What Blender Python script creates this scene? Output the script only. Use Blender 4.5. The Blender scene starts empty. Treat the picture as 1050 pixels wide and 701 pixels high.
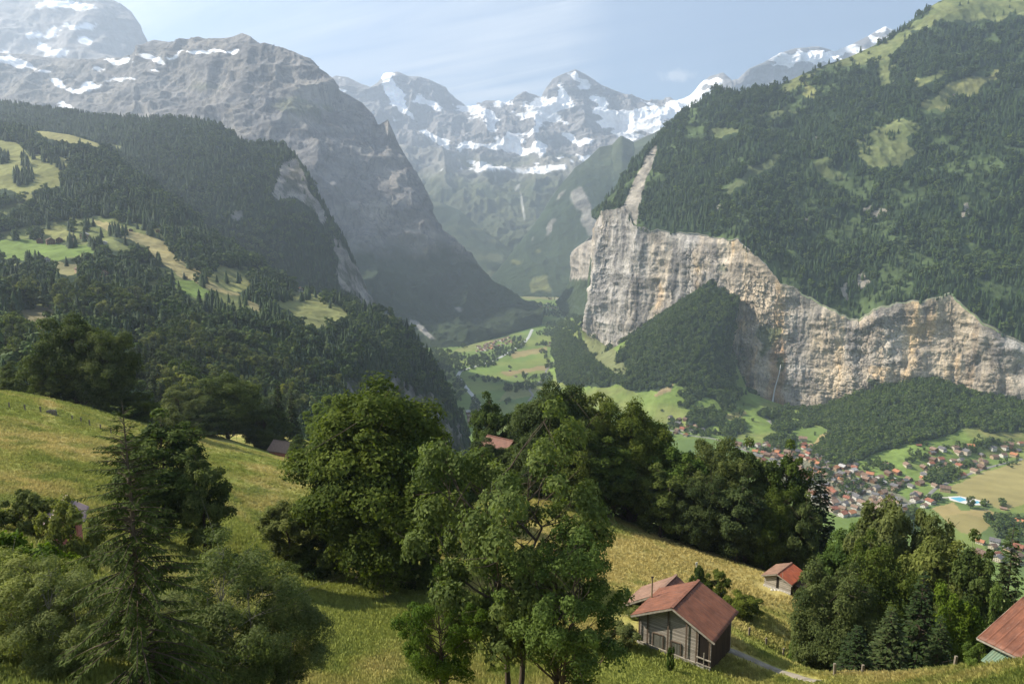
HAZE = 7.5e-5; DENOISE = True
import bpy, math, random
import numpy as np
from mathutils import Vector
R = math.radians
rnd = random.Random(7)
scene = bpy.context.scene
COL = scene.collection
# ------------------------------------------------------------------ camera model (real camera, used to place things)
W0, H0, FPX, HOR = 1050.0, 701.0, 742.0, 240.0
TH = math.atan((H0/2-HOR)/FPX)
CT, ST = math.cos(TH), math.sin(TH)
def P(px, py, d):
    """world point seen at (px,py) of the photograph, d metres ahead of the camera"""
    px = np.asarray(px, float); py = np.asarray(py, float); d = np.asarray(d, float)
    a = px-W0/2; b = H0/2-py
    wy = FPX*CT+b*ST; wz = -FPX*ST+b*CT
    return np.stack([a/wy*d, d+0*a, wz/wy*d], -1)
def proj(p):
    p = np.asarray(p, float)
    f = p[..., 1]*CT-p[..., 2]*ST; u = p[..., 1]*ST+p[..., 2]*CT
    f = np.where(f < 1e-3, 1e-3, f)
    return W0/2+FPX*p[..., 0]/f, H0/2-FPX*u/f
# ------------------------------------------------------------------ noise
def _h(ix, iy, iz, s):
    n = (ix.astype(np.int64)*374761393+iy.astype(np.int64)*668265263+iz.astype(np.int64)*2147483647+s*1274126177) & 0xffffffff
    n = ((n ^ (n >> 13))*1274126177) & 0xffffffff
    n = n ^ (n >> 16)
    return (n & 0xffff)/65535.0
def vnoise(p, s=0):
    i = np.floor(p); f = p-i; i = i.astype(np.int64); f = f*f*f*(f*(f*6-15)+10)
    x, y, z = i[..., 0], i[..., 1], i[..., 2]; fx, fy, fz = f[..., 0], f[..., 1], f[..., 2]
    def L(a, b, t): return a+(b-a)*t
    c = [[[_h(x+a, y+b, z+g, s) for g in (0, 1)] for b in (0, 1)] for a in (0, 1)]
    r = L(L(L(c[0][0][0], c[1][0][0], fx), L(c[0][1][0], c[1][1][0], fx), fy),
          L(L(c[0][0][1], c[1][0][1], fx), L(c[0][1][1], c[1][1][1], fx), fy), fz)
    return r*2-1
def fbm(p, o=5, s=0, g=0.5, ridged=False):
    a = 1.0; t = 0; n = 0; p = np.array(p, float)
    for k in range(o):
        v = vnoise(p, s+k*17)
        if ridged: v = 1-2*np.abs(v)
        t = t+a*v; n += a; a *= g; p = p*2.03+11.7
    return t/n
def inpoly(px, py, pts):
    r = np.zeros(px.shape, bool); n = len(pts)
    for i in range(n):
        x0, y0 = pts[i]; x1, y1 = pts[(i+1) % n]
        if y0 == y1: continue
        c = ((y0 > py) != (y1 > py)) & (px < (x1-x0)*(py-y0)/(y1-y0)+x0)
        r ^= c
    return r
# ------------------------------------------------------------------ object helpers
def tag(o, label=None, cat=None, group=None, kind=None):
    if label: o['label'] = label
    if cat: o['category'] = cat
    if group: o['group'] = group
    if kind: o['kind'] = kind
    return o
def empty(name, loc, rz=0.0, label=None, cat=None, group=None):
    o = bpy.data.objects.new(name, None); COL.objects.link(o)
    o.location = loc; o.rotation_euler = (0, 0, rz); o.empty_display_size = .5
    return tag(o, label, cat, group)
def mesh_np(name, V, F, mats, attrs=None, midx=None, smooth=False):
    """V (n,3); F list of (k,3)/(k,4) index arrays"""
    me = bpy.data.meshes.new(name)
    V = np.asarray(V, np.float32).reshape(-1, 3)
    if isinstance(F, np.ndarray): F = [F]
    F = [np.asarray(f, np.int32) for f in F if len(f)]
    tot = np.concatenate([np.full(len(f), f.shape[1], np.int32) for f in F])
    loops = np.concatenate([f.ravel() for f in F])
    me.vertices.add(len(V)); me.vertices.foreach_set('co', V.ravel())
    me.loops.add(len(loops)); me.loops.foreach_set('vertex_index', loops)
    me.polygons.add(len(tot))
    st = np.concatenate([[0], np.cumsum(tot)[:-1]]).astype(np.int32)
    me.polygons.foreach_set('loop_start', st)
    if midx is not None: me.polygons.foreach_set('material_index', np.asarray(midx, np.int32))
    for m in (mats if isinstance(mats, (list, tuple)) else [mats]): me.materials.append(m)
    if attrs:
        for k, v in attrs.items():
            v = np.asarray(v, np.float32)
            if v.ndim == 1:
                a = me.attributes.new(k, 'FLOAT', 'POINT'); a.data.foreach_set('value', v)
            else:
                if v.shape[1] == 3: v = np.concatenate([v, np.ones((len(v), 1), np.float32)], 1)
                a = me.attributes.new(k, 'FLOAT_COLOR', 'POINT'); a.data.foreach_set('color', v.ravel())
    me.update(calc_edges=True); me.validate()
    if smooth: me.polygons.foreach_set('use_smooth', np.ones(len(me.polygons), bool))
    return me
def link(name, me, parent=None, loc=None, **kw):
    o = bpy.data.objects.new(name, me); COL.objects.link(o)
    if parent: o.parent = parent
    if loc is not None: o.location = loc
    return tag(o, **kw)
class MB:
    def __init__(s): s.v = []; s.f = []
    def add(s, v, f):
        n = len(s.v); s.v += [tuple(x) for x in v]; s.f += [tuple(i+n for i in q) for q in f]
    def box(s, x0, x1, y0, y1, z0, z1):
        v = [(x, y, z) for z in (z0, z1) for (x, y) in ((x0, y0), (x1, y0), (x1, y1), (x0, y1))]
        s.add(v, [(3, 2, 1, 0), (4, 5, 6, 7), (0, 1, 5, 4), (1, 2, 6, 5), (2, 3, 7, 6), (3, 0, 4, 7)])
    def prism(s, poly, y0, y1):
        n = len(poly); v = [(x, y0, z) for x, z in poly]+[(x, y1, z) for x, z in poly]
        s.add(v, [tuple(range(n)), tuple(range(2*n-1, n-1, -1))]+[(i, i+n, (i+1) % n+n, (i+1) % n) for i in range(n)])
    def beam(s, a, b, w, h=None, up=(0, 0, 1)):
        h = h or w; a = Vector(a); b = Vector(b); d = (b-a).normalized(); u = Vector(up)
        if abs(d.dot(u)) > .98: u = Vector((1, 0, 0))
        sd = d.cross(u).normalized()*w/2; uu = sd.cross(d).normalized()*h/2
        v = [a-sd-uu, a+sd-uu, a+sd+uu, a-sd+uu, b-sd-uu, b+sd-uu, b+sd+uu, b-sd+uu]
        s.add(v, [(3, 2, 1, 0), (4, 5, 6, 7), (0, 1, 5, 4), (1, 2, 6, 5), (2, 3, 7, 6), (3, 0, 4, 7)])
    def mesh(s, name, mat):
        me = bpy.data.meshes.new(name); me.from_pydata([tuple(x) for x in s.v], [], s.f); me.materials.append(mat); me.update(); return me
    def obj(s, name, mat, parent=None, **kw): return link(name, s.mesh(name, mat), parent, **kw)
def tubes(paths, sides=6):
    """paths: list of (points, radii) -> V,F"""
    V = []; F = []; n0 = 0
    for pts, rad in paths:
        pts = np.asarray(pts, float); k = len(pts)
        t = np.gradient(pts, axis=0); t /= np.linalg.norm(t, axis=1)[:, None]+1e-9
        ref = np.array([0.31, 0.95, 0.05]) if abs(t[0][2]) > .5 else np.array([0, 0, 1.0])
        a = np.cross(t, ref); a /= np.linalg.norm(a, axis=1)[:, None]+1e-9; b = np.cross(t, a)
        an = np.arange(sides)*2*math.pi/sides
        ring = pts[:, None]+np.asarray(rad)[:, None, None]*(np.cos(an)[None, :, None]*a[:, None]+np.sin(an)[None, :, None]*b[:, None])
        V.append(ring.reshape(-1, 3))
        i = np.arange(k-1)[:, None]*sides; j = np.arange(sides)[None]; j2 = (j+1) % sides
        F.append((np.stack([i+j, i+j2, i+sides+j2, i+sides+j], -1)+n0).reshape(-1, 4)); n0 += k*sides
    return np.concatenate(V), np.concatenate(F)
# ------------------------------------------------------------------ materials
def newmat(name):
    m = bpy.data.materials.new(name); m.use_nodes = True
    nt = m.node_tree; b = nt.nodes['Principled BSDF']
    b.inputs['Specular IOR Level'].default_value = .2; b.inputs['Roughness'].default_value = .85
    return m, nt, b
class N:
    def __init__(s, nt): s.nt = nt
    def n(s, t, **k):
        o = s.nt.nodes.new(t)
        for a, b in k.items(): setattr(o, a, b)
        return o
    def l(s, a, b): s.nt.links.new(a, b)
    def noise(s, vec, scale, detail=4, rough=.55, dist=0):
        o = s.n('ShaderNodeTexNoise'); o.inputs['Scale'].default_value = scale; o.inputs['Detail'].default_value = detail
        o.inputs['Roughness'].default_value = rough; o.inputs['Distortion'].default_value = dist
        if vec is not None: s.l(vec, o.inputs['Vector'])
        return o.outputs['Fac']
    def ramp(s, fac, stops):
        o = s.n('ShaderNodeValToRGB'); e = o.color_ramp.elements
        while len(e) < len(stops): e.new(.5)
        for x, (p, c) in zip(e, stops): x.position = p; x.color = (c, c, c, 1) if not hasattr(c, '__len__') else (*c, 1)
        s.l(fac, o.inputs[0]); return o.outputs[0]
    def mix(s, fac, a, b, mode='MIX'):
        o = s.n('ShaderNodeMix', data_type='RGBA', blend_type=mode)
        for i, v in ((0, fac), (6, a), (7, b)):
            if hasattr(v, 'is_linked') or hasattr(v, 'links'): s.l(v, o.inputs[i])
            else: o.inputs[i].default_value = v if i == 0 else (*v, 1)
        return o.outputs[2]
    def math(s, op, a, b=None, c=None, clamp=False):
        o = s.n('ShaderNodeMath', operation=op, use_clamp=clamp)
        for i, v in enumerate((a, b, c)):
            if v is None: continue
            if hasattr(v, 'links'): s.l(v, o.inputs[i])
            else: o.inputs[i].default_value = v
        return o.outputs[0]
    def attr(s, name): o = s.n('ShaderNodeAttribute', attribute_name=name); return o
    def mapping(s, vec, scale=(1, 1, 1), rot=(0, 0, 0)):
        o = s.n('ShaderNodeMapping'); o.inputs['Scale'].default_value = scale; o.inputs['Rotation'].default_value = rot
        s.l(vec, o.inputs[0]); return o.outputs[0]
    def bump(s, h, strength, dist, b):
        o = s.n('ShaderNodeBump'); o.inputs['Strength'].default_value = strength; o.inputs['Distance'].default_value = dist
        s.l(h, o.inputs['Height']); s.l(o.outputs[0], b.inputs['Normal'])
def pos(n): return n.n('ShaderNodeNewGeometry').outputs['Position']
def objc(n): return n.n('ShaderNodeTexCoord').outputs['Object']

def terrain_mat(name, s1, s2, amp=.35, bscale=.02, bdist=6.0, strata=(.022, .72, 1.2), crack=.06):
    """ground cover colour comes from the vertex colour 'col', broken up by two noises"""
    m, nt, b = newmat(name); n = N(nt); p = pos(n)
    col = n.attr('col').outputs['Color']; rock = n.attr('rock').outputs['Fac']
    v = n.ramp(n.noise(p, s1, 6, .6), [(.3, 1-amp), (.7, 1+amp)])
    v2 = n.ramp(n.noise(p, s2, 5, .6), [(.3, 1-amp*.7), (.7, 1+amp*.7)])
    c = n.mix(1.0, n.mix(1.0, col, v, 'MULTIPLY'), v2, 'MULTIPLY')
    # rock: vertical streaks + strata
    pm = n.mapping(p, (1, 1, .14)); st = n.noise(pm, .028, 8, .68, .8)
    ps = n.mapping(p, (.25, .25, 1.0)); bd = n.noise(ps, strata[0], 6, .6, .5)
    streak = n.ramp(st, [(.32, (.55, .55, .58)), (.5, (1.0, .98, .96)), (.68, (1.28, 1.23, 1.14))])
    band = n.ramp(bd, [(.38, strata[1]), (.58, strata[2])])
    ck = n.math('ABSOLUTE', n.math('SUBTRACT', n.noise(n.mapping(p, (1, 1, .55), (0, R(24), 0)), crack, 5, .6, 1.2), .5)); ckr = n.ramp(ck, [(.0, .45), (.022, 1.0)])
    rc = n.mix(1.0, n.mix(1.0, col, streak, 'MULTIPLY'), n.mix(1.0, band, ckr, 'MULTIPLY'), 'MULTIPLY')
    out = n.mix(rock, c, rc); nt.links.new(out, b.inputs['Base Color'])
    h = n.math('ADD', n.noise(p, bscale, 8, .65), n.math('MULTIPLY', st, rock)); n.bump(h, .9, bdist, b)
    b.inputs['Roughness'].default_value = .95; b.inputs['Specular IOR Level'].default_value = .08
    return m
def leaf_mat(name, c1, c2, trans=.36, hue=.0, objvar=.25):
    m, nt, b = newmat(name); n = N(nt)
    t = n.attr('tone').outputs['Fac']; oi = n.n('ShaderNodeObjectInfo').outputs['Random']
    c = n.mix(t, c1, c2)
    hs = n.n('ShaderNodeHueSaturation'); n.l(c, hs.inputs['Color'])
    n.l(n.math('MULTIPLY_ADD', oi, objvar*2, 1-objvar), hs.inputs['Value'])
    n.l(n.math('MULTIPLY_ADD', oi, -.03, .515), hs.inputs['Hue'])
    n.l(n.math('MULTIPLY_ADD', n.math('FRACT', n.math('MULTIPLY', oi, 7.3)), .25, .85), hs.inputs['Saturation'])
    n.l(hs.outputs[0], b.inputs['Base Color'])
    b.inputs['Roughness'].default_value = .75; b.inputs['Specular IOR Level'].default_value = .1
    if trans > 0:
        tr = n.n('ShaderNodeBsdfTranslucent'); mx = n.n('ShaderNodeMixShader'); mx.inputs[0].default_value = trans
        yb = n.mix(1.0, hs.outputs[0], (1.25, 1.3, .55), 'MULTIPLY'); n.l(yb, tr.inputs[0])
        n.l(b.outputs[0], mx.inputs[1]); n.l(tr.outputs[0], mx.inputs[2])
        n.l(mx.outputs[0], nt.nodes['Material Output'].inputs[0])
    return m
def simple(name, c, rough=.85, var=.25, scale=3.0, spec=.2, stretch=(1, 1, 1)):
    m, nt, b = newmat(name); n = N(nt); v = n.ramp(n.noise(n.mapping(objc(n), stretch), scale, 5, .6), [(.3, 1-var), (.7, 1+var)])
    n.l(n.mix(1.0, c, v, 'MULTIPLY'), b.inputs['Base Color']); b.inputs['Roughness'].default_value = rough
    b.inputs['Specular IOR Level'].default_value = spec
    return m
BARK = simple('bark', (.09, .07, .05), .95, .4, 2.5, stretch=(3, 3, .6))
BARK_GREY = simple('grey_bark', (.17, .155, .13), .95, .35, 2.5, stretch=(3, 3, .6))
L_SYC = leaf_mat('sycamore_leaves', (.040, .064, .014), (.118, .150, .034))
L_ASH = leaf_mat('ash_leaves', (.050, .088, .015), (.135, .190, .034), objvar=.1)
L_OLIVE = leaf_mat('olive_leaves', (.068, .090, .020), (.175, .20, .048))
L_DARK = leaf_mat('dark_leaves', (.036, .060, .014), (.102, .138, .031))
L_GREY = leaf_mat('willow_leaves', (.085, .112, .035), (.205, .235, .078))
L_BRIGHT = leaf_mat('bright_leaves', (.05, .09, .014), (.12, .18, .028))
L_SPR = leaf_mat('spruce_needles', (.020, .038, .014), (.062, .088, .027), .12)
L_SPRF = leaf_mat('fir_needles', (.038, .060, .012), (.125, .155, .030), .15)
L_FARC = leaf_mat('far_conifer', (.018, .037, .014), (.048, .080, .025), 0, objvar=.38)
L_FARB = leaf_mat('far_broadleaf', (.034, .062, .017), (.098, .145, .034), 0, objvar=.35)
# ------------------------------------------------------------------ terrain lofts
def ground_z(y): return -480+np.clip((np.asarray(y, float)-2500)/3500, 0, 1.6)*95
def floor_pt(px, py, sink=0.0):
    d = np.full(np.shape(px), 2000.0)
    for _ in range(12):
        q = P(px, py, 1.0); d = ground_z(d)/q[..., 2]
    p = P(px, py, d); p[..., 2] -= sink
    return p
def fdist(px, py): return float(floor_pt(np.array(px, float), np.array(py, float))[1])
def resample(row, u):
    a = np.array(row, float); x = (a[:, 0]-a[0, 0])/(a[-1, 0]-a[0, 0])
    return np.stack([np.interp(u, x, a[:, k]) for k in range(3)], -1)
def resample_k(row, u):
    a = np.array(row, float); x = np.linspace(0, 1, len(a))
    return np.stack([np.interp(u, x, a[:, k]) for k in range(3)], -1)
def smooth_u(a, w):
    if w < 1: return a
    k = np.hanning(2*w+1); k /= k.sum(); ap = np.pad(a, ((w, w), (0, 0)), 'edge')
    return np.stack([np.convolve(ap[:, i], k, 'valid') for i in range(a.shape[1])], -1)
def catmull(rows, nv):
    K = len(rows); t = np.linspace(0, K-1, nv); i = np.clip(np.floor(t).astype(int), 0, K-2); f = (t-i)[:, None, None]
    r = np.stack(rows); p0 = r[np.clip(i-1, 0, K-1)]; p1 = r[i]; p2 = r[i+1]; p3 = r[np.clip(i+2, 0, K-1)]
    return .5*((2*p1)+(-p0+p2)*f+(2*p0-5*p1+4*p2-p3)*f*f+(-p0+3*p1-3*p2+p3)*f**3)
def normals(G):
    a = np.gradient(G, axis=0); b = np.gradient(G, axis=1); n = np.cross(b, a); n /= np.linalg.norm(n, axis=-1)[..., None]+1e-9
    return n
def patch(rows, nu, nv, amp, scale, ridged=0.0, seed=0, back=0.0, sm=6, matched=False, crest_amp=1.0, octv=6, top=True, base_amp=1.0):
    """rows[0] = crest ... rows[-1] = base. returns grid of world points"""
    u = np.linspace(0, 1, nu); R_ = []
    for k, r in enumerate(rows):
        q = (resample_k if matched else resample)(r, u)
        if k: q = smooth_u(q, sm)
        w = P(q[:, 0], q[:, 1], q[:, 2])
        R_.append(w)
    G = catmull(R_, nv)
    nb = 0
    if back > 0:
        nb = max(6, nv//6); t = np.linspace(1, 0, nb, endpoint=False)[:, None, None]
        G = np.concatenate([G[:1]+t*np.array([0, back, 0])+(t**1.2)*np.array([0, 0, -back*.85]), G], 0)
    n = normals(G); n *= np.sign((n[..., 2]-n[..., 1]).mean())
    gg = .53 if ridged > .45 else .52
    d = fbm(G/scale, octv, seed, gg)
    if ridged: d = (1-ridged)*d+ridged*fbm(G/(scale*.8), octv, seed+5, gg, True)
    v = np.clip((np.arange(G.shape[0])-nb)/nv, 0, 1)[:, None]
    w = crest_amp+(1-crest_amp)*np.clip(v/.12, 0, 1)
    w = w*(1-(1-base_amp)*np.clip((v-.8)/.2, 0, 1))
    G = G+n*(d*w*amp)[..., None]
    return G
def grid_mesh(name, G, col, rock, mat, **kw):
    nv, nu = G.shape[:2]; i = np.arange(nv-1)[:, None]*nu; j = np.arange(nu-1)[None]
    F = np.stack([i+j, i+nu+j, i+nu+j+1, i+j+1], -1).reshape(-1, 4)
    me = mesh_np(name, G.reshape(-1, 3), F, mat, {'col': col.reshape(-1, 3), 'rock': rock.ravel()}, smooth=True)
    return link(name, me, **kw)
def jitter(px, py, a, sc, seed=3):
    q = np.stack([px/sc, py/sc, 0*px], -1)
    return px+a*fbm(q, 3, seed), py+a*fbm(q+31.3, 3, seed+9)
def ell(px, py, cx, cy, rx, ry, ang=0.0):
    c, s = math.cos(R(ang)), math.sin(R(ang)); x = px-cx; y = py-cy
    a = (x*c+y*s)/rx; b = (-x*s+y*c)/ry
    return np.exp(-(a*a+b*b))
def blend(col, m, c): m = np.clip(m, 0, 1)[..., None]; return col*(1-m)+np.array(c)*m
SNOW = (.9, .91, .93); ROCK = (.25, .24, .235); SCREE = (.30, .285, .26); ALP = (.10, .125, .05)
FORESTG = (.024, .040, .018); GREEN = (.145, .205, .052); DRY = (.34, .27, .125); OLIVE = (.20, .205, .075); CLIFF = (.47, .405, .32)
M_FAR = terrain_mat('far_mountain_ground', .0016, .008, .30, .012, 12.0, (.0095, .60, 1.25), .006)
M_MID = terrain_mat('hill_ground', .012, .06, .28, .05, 3.0)
M_CLIFF = terrain_mat('cliff_rock', .01, .05, .25, .05, 7.0)
M_FLOOR = terrain_mat('valley_ground', .004, .03, .16, .02, .5)
forest_pts = {'c': [], 'b': []}      # scattered tree positions with heights
def scatter(G, dens, spacing, kind, hmin, hmax, seed, mixb=0.0, maxn=60000, clear=None, clear_keep=None):
    rg = np.random.default_rng(seed)
    a = G[:-1, :-1]; b = G[1:, :-1]; c = G[:-1, 1:]
    area = np.linalg.norm(np.cross(b-a, c-a), axis=-1); hor = np.abs(np.cross(b-a, c-a)[..., 2])
    w = (hor*.75+area*.25)*dens[:-1, :-1]; tot = w.sum(); n = int(min(maxn, tot/spacing**2))
    idx = rg.choice(w.size, n, p=(w/tot).ravel()); i, j = np.unravel_index(idx, w.shape); u = rg.random((n, 1)); v = rg.random((n, 1))
    p = G[i, j]*(1-u)*(1-v)+G[i+1, j]*u*(1-v)+G[i, j+1]*(1-u)*v+G[i+1, j+1]*u*v
    x, y = proj(p); ok = (x > -40) & (x < 1090) & (y > -40) & (y < 760); p = p[ok]
    h = rg.uniform(hmin, hmax, len(p))*(1+.25*fbm(p/60., 2, seed)); isb = rg.random(len(p)) < mixb+.35*fbm(p/90., 2, seed+3)*(mixb > 0)
    if clear:
        keepf = .05 if clear_keep is None else clear_keep
        bad = np.zeros(len(p), bool)
        for t in (.35, .75):
            x, y = proj(p+np.stack([0*h, 0*h, h*t], -1)); x, y = jitter(x, y, 2.5, 8)
            for pts in clear: bad |= inpoly(x, y, pts)
        ok = ~bad | (rg.random(len(p)) < keepf); p, h, isb = p[ok], h[ok], isb[ok]
    for k, m in (('c', ~isb), ('b', isb)):
        if m.any(): forest_pts[k].append(np.concatenate([p[m], h[m][:, None]], 1))
    return p
# ---- A: high snowy flank at the far left
rowsA = [[(-200, -40, 8300), (0, -32, 8300), (60, -25, 8200), (95, -12, 8100), (112, 0, 8000), (122, 5, 8000), (133, 13, 7950), (139, 24, 7900), (144, 36, 7900), (147, 44, 7900), (170, 47, 7800), (240, 60, 7700), (300, 90, 7600)],
         [(-200, 40, 7400), (0, 35, 7400), (100, 40, 7300), (150, 70, 7300), (300, 120, 7000)],
         [(-200, 130, 6300), (0, 130, 6300), (150, 140, 6300), (300, 200, 6300)]]
GA = patch(rowsA, 340, 200, 170, 700, .65, 11, 900, 8, crest_amp=.25)
x, y = proj(GA); xj, yj = jitter(x, y, 5, 14)
s = 1.25*ell(xj, yj, 78, 7, 18, 5, 8)+1.1*ell(xj, yj, 48, 3, 14, 5)+1.1*ell(xj, yj, 77, 28, 20, 4, -3)+.95*ell(xj, yj, 33, 38, 12, 5)+.9*ell(xj, yj, 55, 35, 8, 6)+ell(xj, yj, 88, 43, 7, 4, 20)+.9*ell(xj, yj, 60, 54, 18, 5)+1.0*ell(xj, yj, 15, 60, 26, 6, 15)+.9*ell(xj, yj, 45, 48, 8, 5, 40)
s = np.clip((s+.3*fbm(GA/180., 4, 4)+.5*fbm(GA/np.array([110, 110, 35.]), 5, 44)-.5)*6, 0, 1)
col = blend(np.broadcast_to(ROCK, GA.shape).copy(), s, SNOW)
grid_mesh('mountain', GA, col, (1-s)*.5, M_FAR, label='snow-streaked rock mountain rising out of the top left corner', cat='mountain', kind='structure')
# ---- J: snow range closing the valley
crJ = [(250, 60), (300, 70), (338, 81), (345, 78), (357, 80), (370, 87), (380, 91), (388, 85), (395, 76), (408, 75), (418, 79), (430, 80), (445, 85), (455, 90), (465, 102), (478, 109), (490, 108), (500, 104), (512, 103), (520, 108), (530, 106), (535, 98), (548, 98), (555, 100), (560, 90), (567, 81), (580, 75), (590, 72), (600, 77), (615, 87), (640, 97), (665, 107), (680, 108), (695, 105), (708, 98), (718, 86), (728, 78), (742, 75), (750, 83), (757, 82), (768, 71), (785, 64), (800, 55), (815, 51), (840, 49), (856, 52), (870, 47), (885, 40), (897, 33), (908, 28), (918, 32), (930, 40), (960, 50), (1100, 60)]
dJ = lambda x: 10200+300*math.sin(x*.03)
rowsJ = [[(a, b, dJ(a)) for a, b in crJ],
         [(250, 110, 9900), (400, 110, 9800), (480, 128, 9700), (590, 115, 9700), (700, 125, 9800), (900, 80, 9800), (1100, 90, 9800)],
         [(250, 150, 9300), (400, 150, 9200), (480, 160, 9100), (590, 160, 9000), (700, 160, 9000), (1100, 160, 9000)],
         [(250, 210, 8400), (400, 200, 8400), (590, 195, 8300), (700, 200, 8300), (1100, 220, 8300)]]
GJ = patch(rowsJ, 1100, 340, 260, 800, .75, 23, 900, 12, crest_amp=.12)
x, y = proj(GJ); xj, yj = jitter(x, y, 6, 12)
s = 0
for e in [(403, 92, 7, 14, -25), (412, 108, 5, 14, -35), (432, 104, 6, 6), (445, 109, 8, 3, 25), (438, 139, 10, 4, 35), (452, 147, 9, 4, 30), (490, 116, 14, 6, 20), (503, 126, 10, 5, 50), (478, 112, 14, 3), (515, 106, 9, 4), (555, 110, 22, 6, -8), (572, 104, 14, 7), (560, 120, 22, 5, 5), (520, 142, 13, 5, -10), (533, 153, 16, 5, 15), (556, 153, 9, 6, 60), (510, 148, 20, 3), (545, 135, 14, 4, -40), (588, 142, 11, 3, 40), (600, 160, 8, 3), (615, 103, 5, 10, -50), (622, 116, 14, 4, 10), (655, 120, 32, 6, 8), (685, 112, 24, 6), (665, 130, 24, 5, 10), (640, 133, 12, 4), (495, 170, 12, 3, 20), (555, 172, 14, 3, 15), (575, 165, 10, 3), (604, 145, 6, 4), (610, 165, 8, 3), (640, 150, 14, 4), (425, 165, 9, 3, 10), (700, 106, 16, 7), (712, 95, 8, 5, -50), (728, 82, 12, 4, -10), (735, 92, 10, 3), (722, 104, 22, 4), (820, 58, 26, 6), (845, 57, 20, 5), (805, 66, 12, 5), (870, 52, 16, 5), (910, 30, 12, 3), (898, 40, 14, 3, 20), (590, 78, 12, 3, 20), (575, 95, 4, 8), (600, 88, 5, 6, 40), (398, 78, 9, 3), (630, 125, 20, 3), (350, 92, 8, 2.5), (478, 150, 8, 4), (648, 141, 10, 3)]:
    s = s+1.0*ell(xj, yj, *e)
s = np.clip((s+.34*fbm(GJ/150., 5, 4)+.5*fbm(GJ/np.array([110, 110, 45.]), 5, 44)-.36)*8, 0, 1)
g = np.clip((y-158+10*fbm(GJ/300., 3, 8))/16, 0, 1)
col = blend(blend(np.broadcast_to((.21, .205, .205), GJ.shape).copy(), g, (.15, .155, .09)), s, SNOW)
grid_mesh('mountain', GJ, col, (1-s)*(1-g)*.5, M_FAR, label='range of snowy peaks closing the far end of the valley', cat='mountain', kind='structure')
# ---- I: green bowl beneath the peaks
rowsI = [[(300, 110, 9000), (380, 140, 8900), (430, 160, 8700), (480, 168, 8600), (520, 170, 8600), (560, 172, 8500), (620, 165, 8500), (760, 160, 8500)],
         [(300, 190, 7600), (400, 205, 7500), (480, 215, 7300), (540, 215, 7200), (620, 215, 7200), (760, 220, 7200)],
         [(300, 260, 6600), (420, 262, 6500), (480, 268, 6300), (540, 262, 6200), (760, 260, 6200)],
         [(300, 320, 5600), (430, 318, 5600), (760, 318, 5600)]]
GI = patch(rowsI, 420, 260, 230, 620, .75, 37, 0, 8, crest_amp=.9, base_amp=.3)
x, y = proj(GI); xj, yj = jitter(x, y, 6, 20)
fb = fbm(GI/220., 4, 6)
col = blend(np.broadcast_to((.075, .085, .048), GI.shape).copy(), np.clip((fb)*3, 0, 1), (.045, .058, .032))
col = blend(col, np.clip((190-yj+10*fb)/22, 0, 1), (.20, .195, .175))
sn = np.clip((.7*ell(xj, yj, 500, 171, 40, 5)+.8*ell(xj, yj, 560, 173, 30, 5)+.6*ell(xj, yj, 610, 168, 20, 4)+.6*fbm(GI/130., 5, 71)-.42)*7, 0, 1)*np.clip((184-y)/6, 0, 1); col = blend(col, sn, SNOW)
col = blend(col, np.clip((y-235)/20, 0, 1), (.045, .06, .032))
wf = np.maximum(ell(x, y, 536, 212, 1.6, 20, -8), .8*ell(xj, y, 530, 192, 9, 2, -40))+.7*ell(x, y, 508, 183, 2, 8)
col = blend(col, np.clip(wf*2-.9, 0, .6), (.5, .49, .46))
grid_mesh('hill', GI, col, np.clip((182-yj)/14, 0, 1)*.4, M_FAR, label='green alpine bowl under the snowy peaks with a thin stream', cat='hill', kind='structure')
# dark left spur in the bowl
rowsK = [[(370, 150, 7000), (400, 165, 6900), (420, 190, 6800), (445, 205, 6700), (470, 215, 6600), (500, 240, 6300), (530, 262, 6000), (560, 290, 5700)],
         [(370, 230, 6100), (430, 250, 6000), (480, 265, 5700), (520, 285, 5400), (560, 305, 5200)],
         [(370, 330, 4900), (470, 330, 4900), (520, 318, 4800), (560, 312, 4700)]]
GK = patch(rowsK, 120, 70, 60, 400, .4, 41, 400, 5, crest_amp=.3, base_amp=.3)
col = blend(np.broadcast_to((.04, .055, .032), GK.shape).copy(), np.clip(fbm(GK/160., 4, 2)*3-.3, 0, 1), (.10, .11, .06))
grid_mesh('hill', GK, col, 0*col[..., 0], M_FAR, label='low dark wooded spur at the foot of the bowl', cat='hill', kind='structure')
# ---- G: dark spur right of the bowl
rowsG = [[(470, 296, 5300), (500, 292, 5400), (518, 268, 5500), (535, 246, 5600), (550, 228, 5700), (565, 205, 5850), (580, 184, 6000), (590, 172, 6050), (603, 162, 6100), (615, 151, 6200), (628, 150, 6250), (637, 140, 6300), (650, 146, 6350), (668, 138, 6400), (700, 120, 6400), (760, 105, 6400)],
         [(470, 301, 5150), (500, 297, 5200), (550, 262, 5350), (600, 215, 5550), (650, 200, 5600), (760, 190, 5700)],
         [(470, 308, 4990), (530, 303, 4920), (560, 300, 4950), (600, 296, 5000), (650, 290, 5000), (760, 290, 5000)],
         [(470, 320, 4500), (530, 312, 4650), (600, 310, 4700), (760, 310, 4700)]]
GG = patch(rowsG, 320, 170, 75, 420, .5, 51, 900, 6, crest_amp=.3, base_amp=.1)
x, y = proj(GG); xj, yj = jitter(x, y, 6, 12)
col = blend(np.broadcast_to((.035, .052, .028), GG.shape).copy(), np.clip((200-y)/40+.8*fbm(GG/200., 3, 3), 0, .8), (.06, .072, .036))
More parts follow.
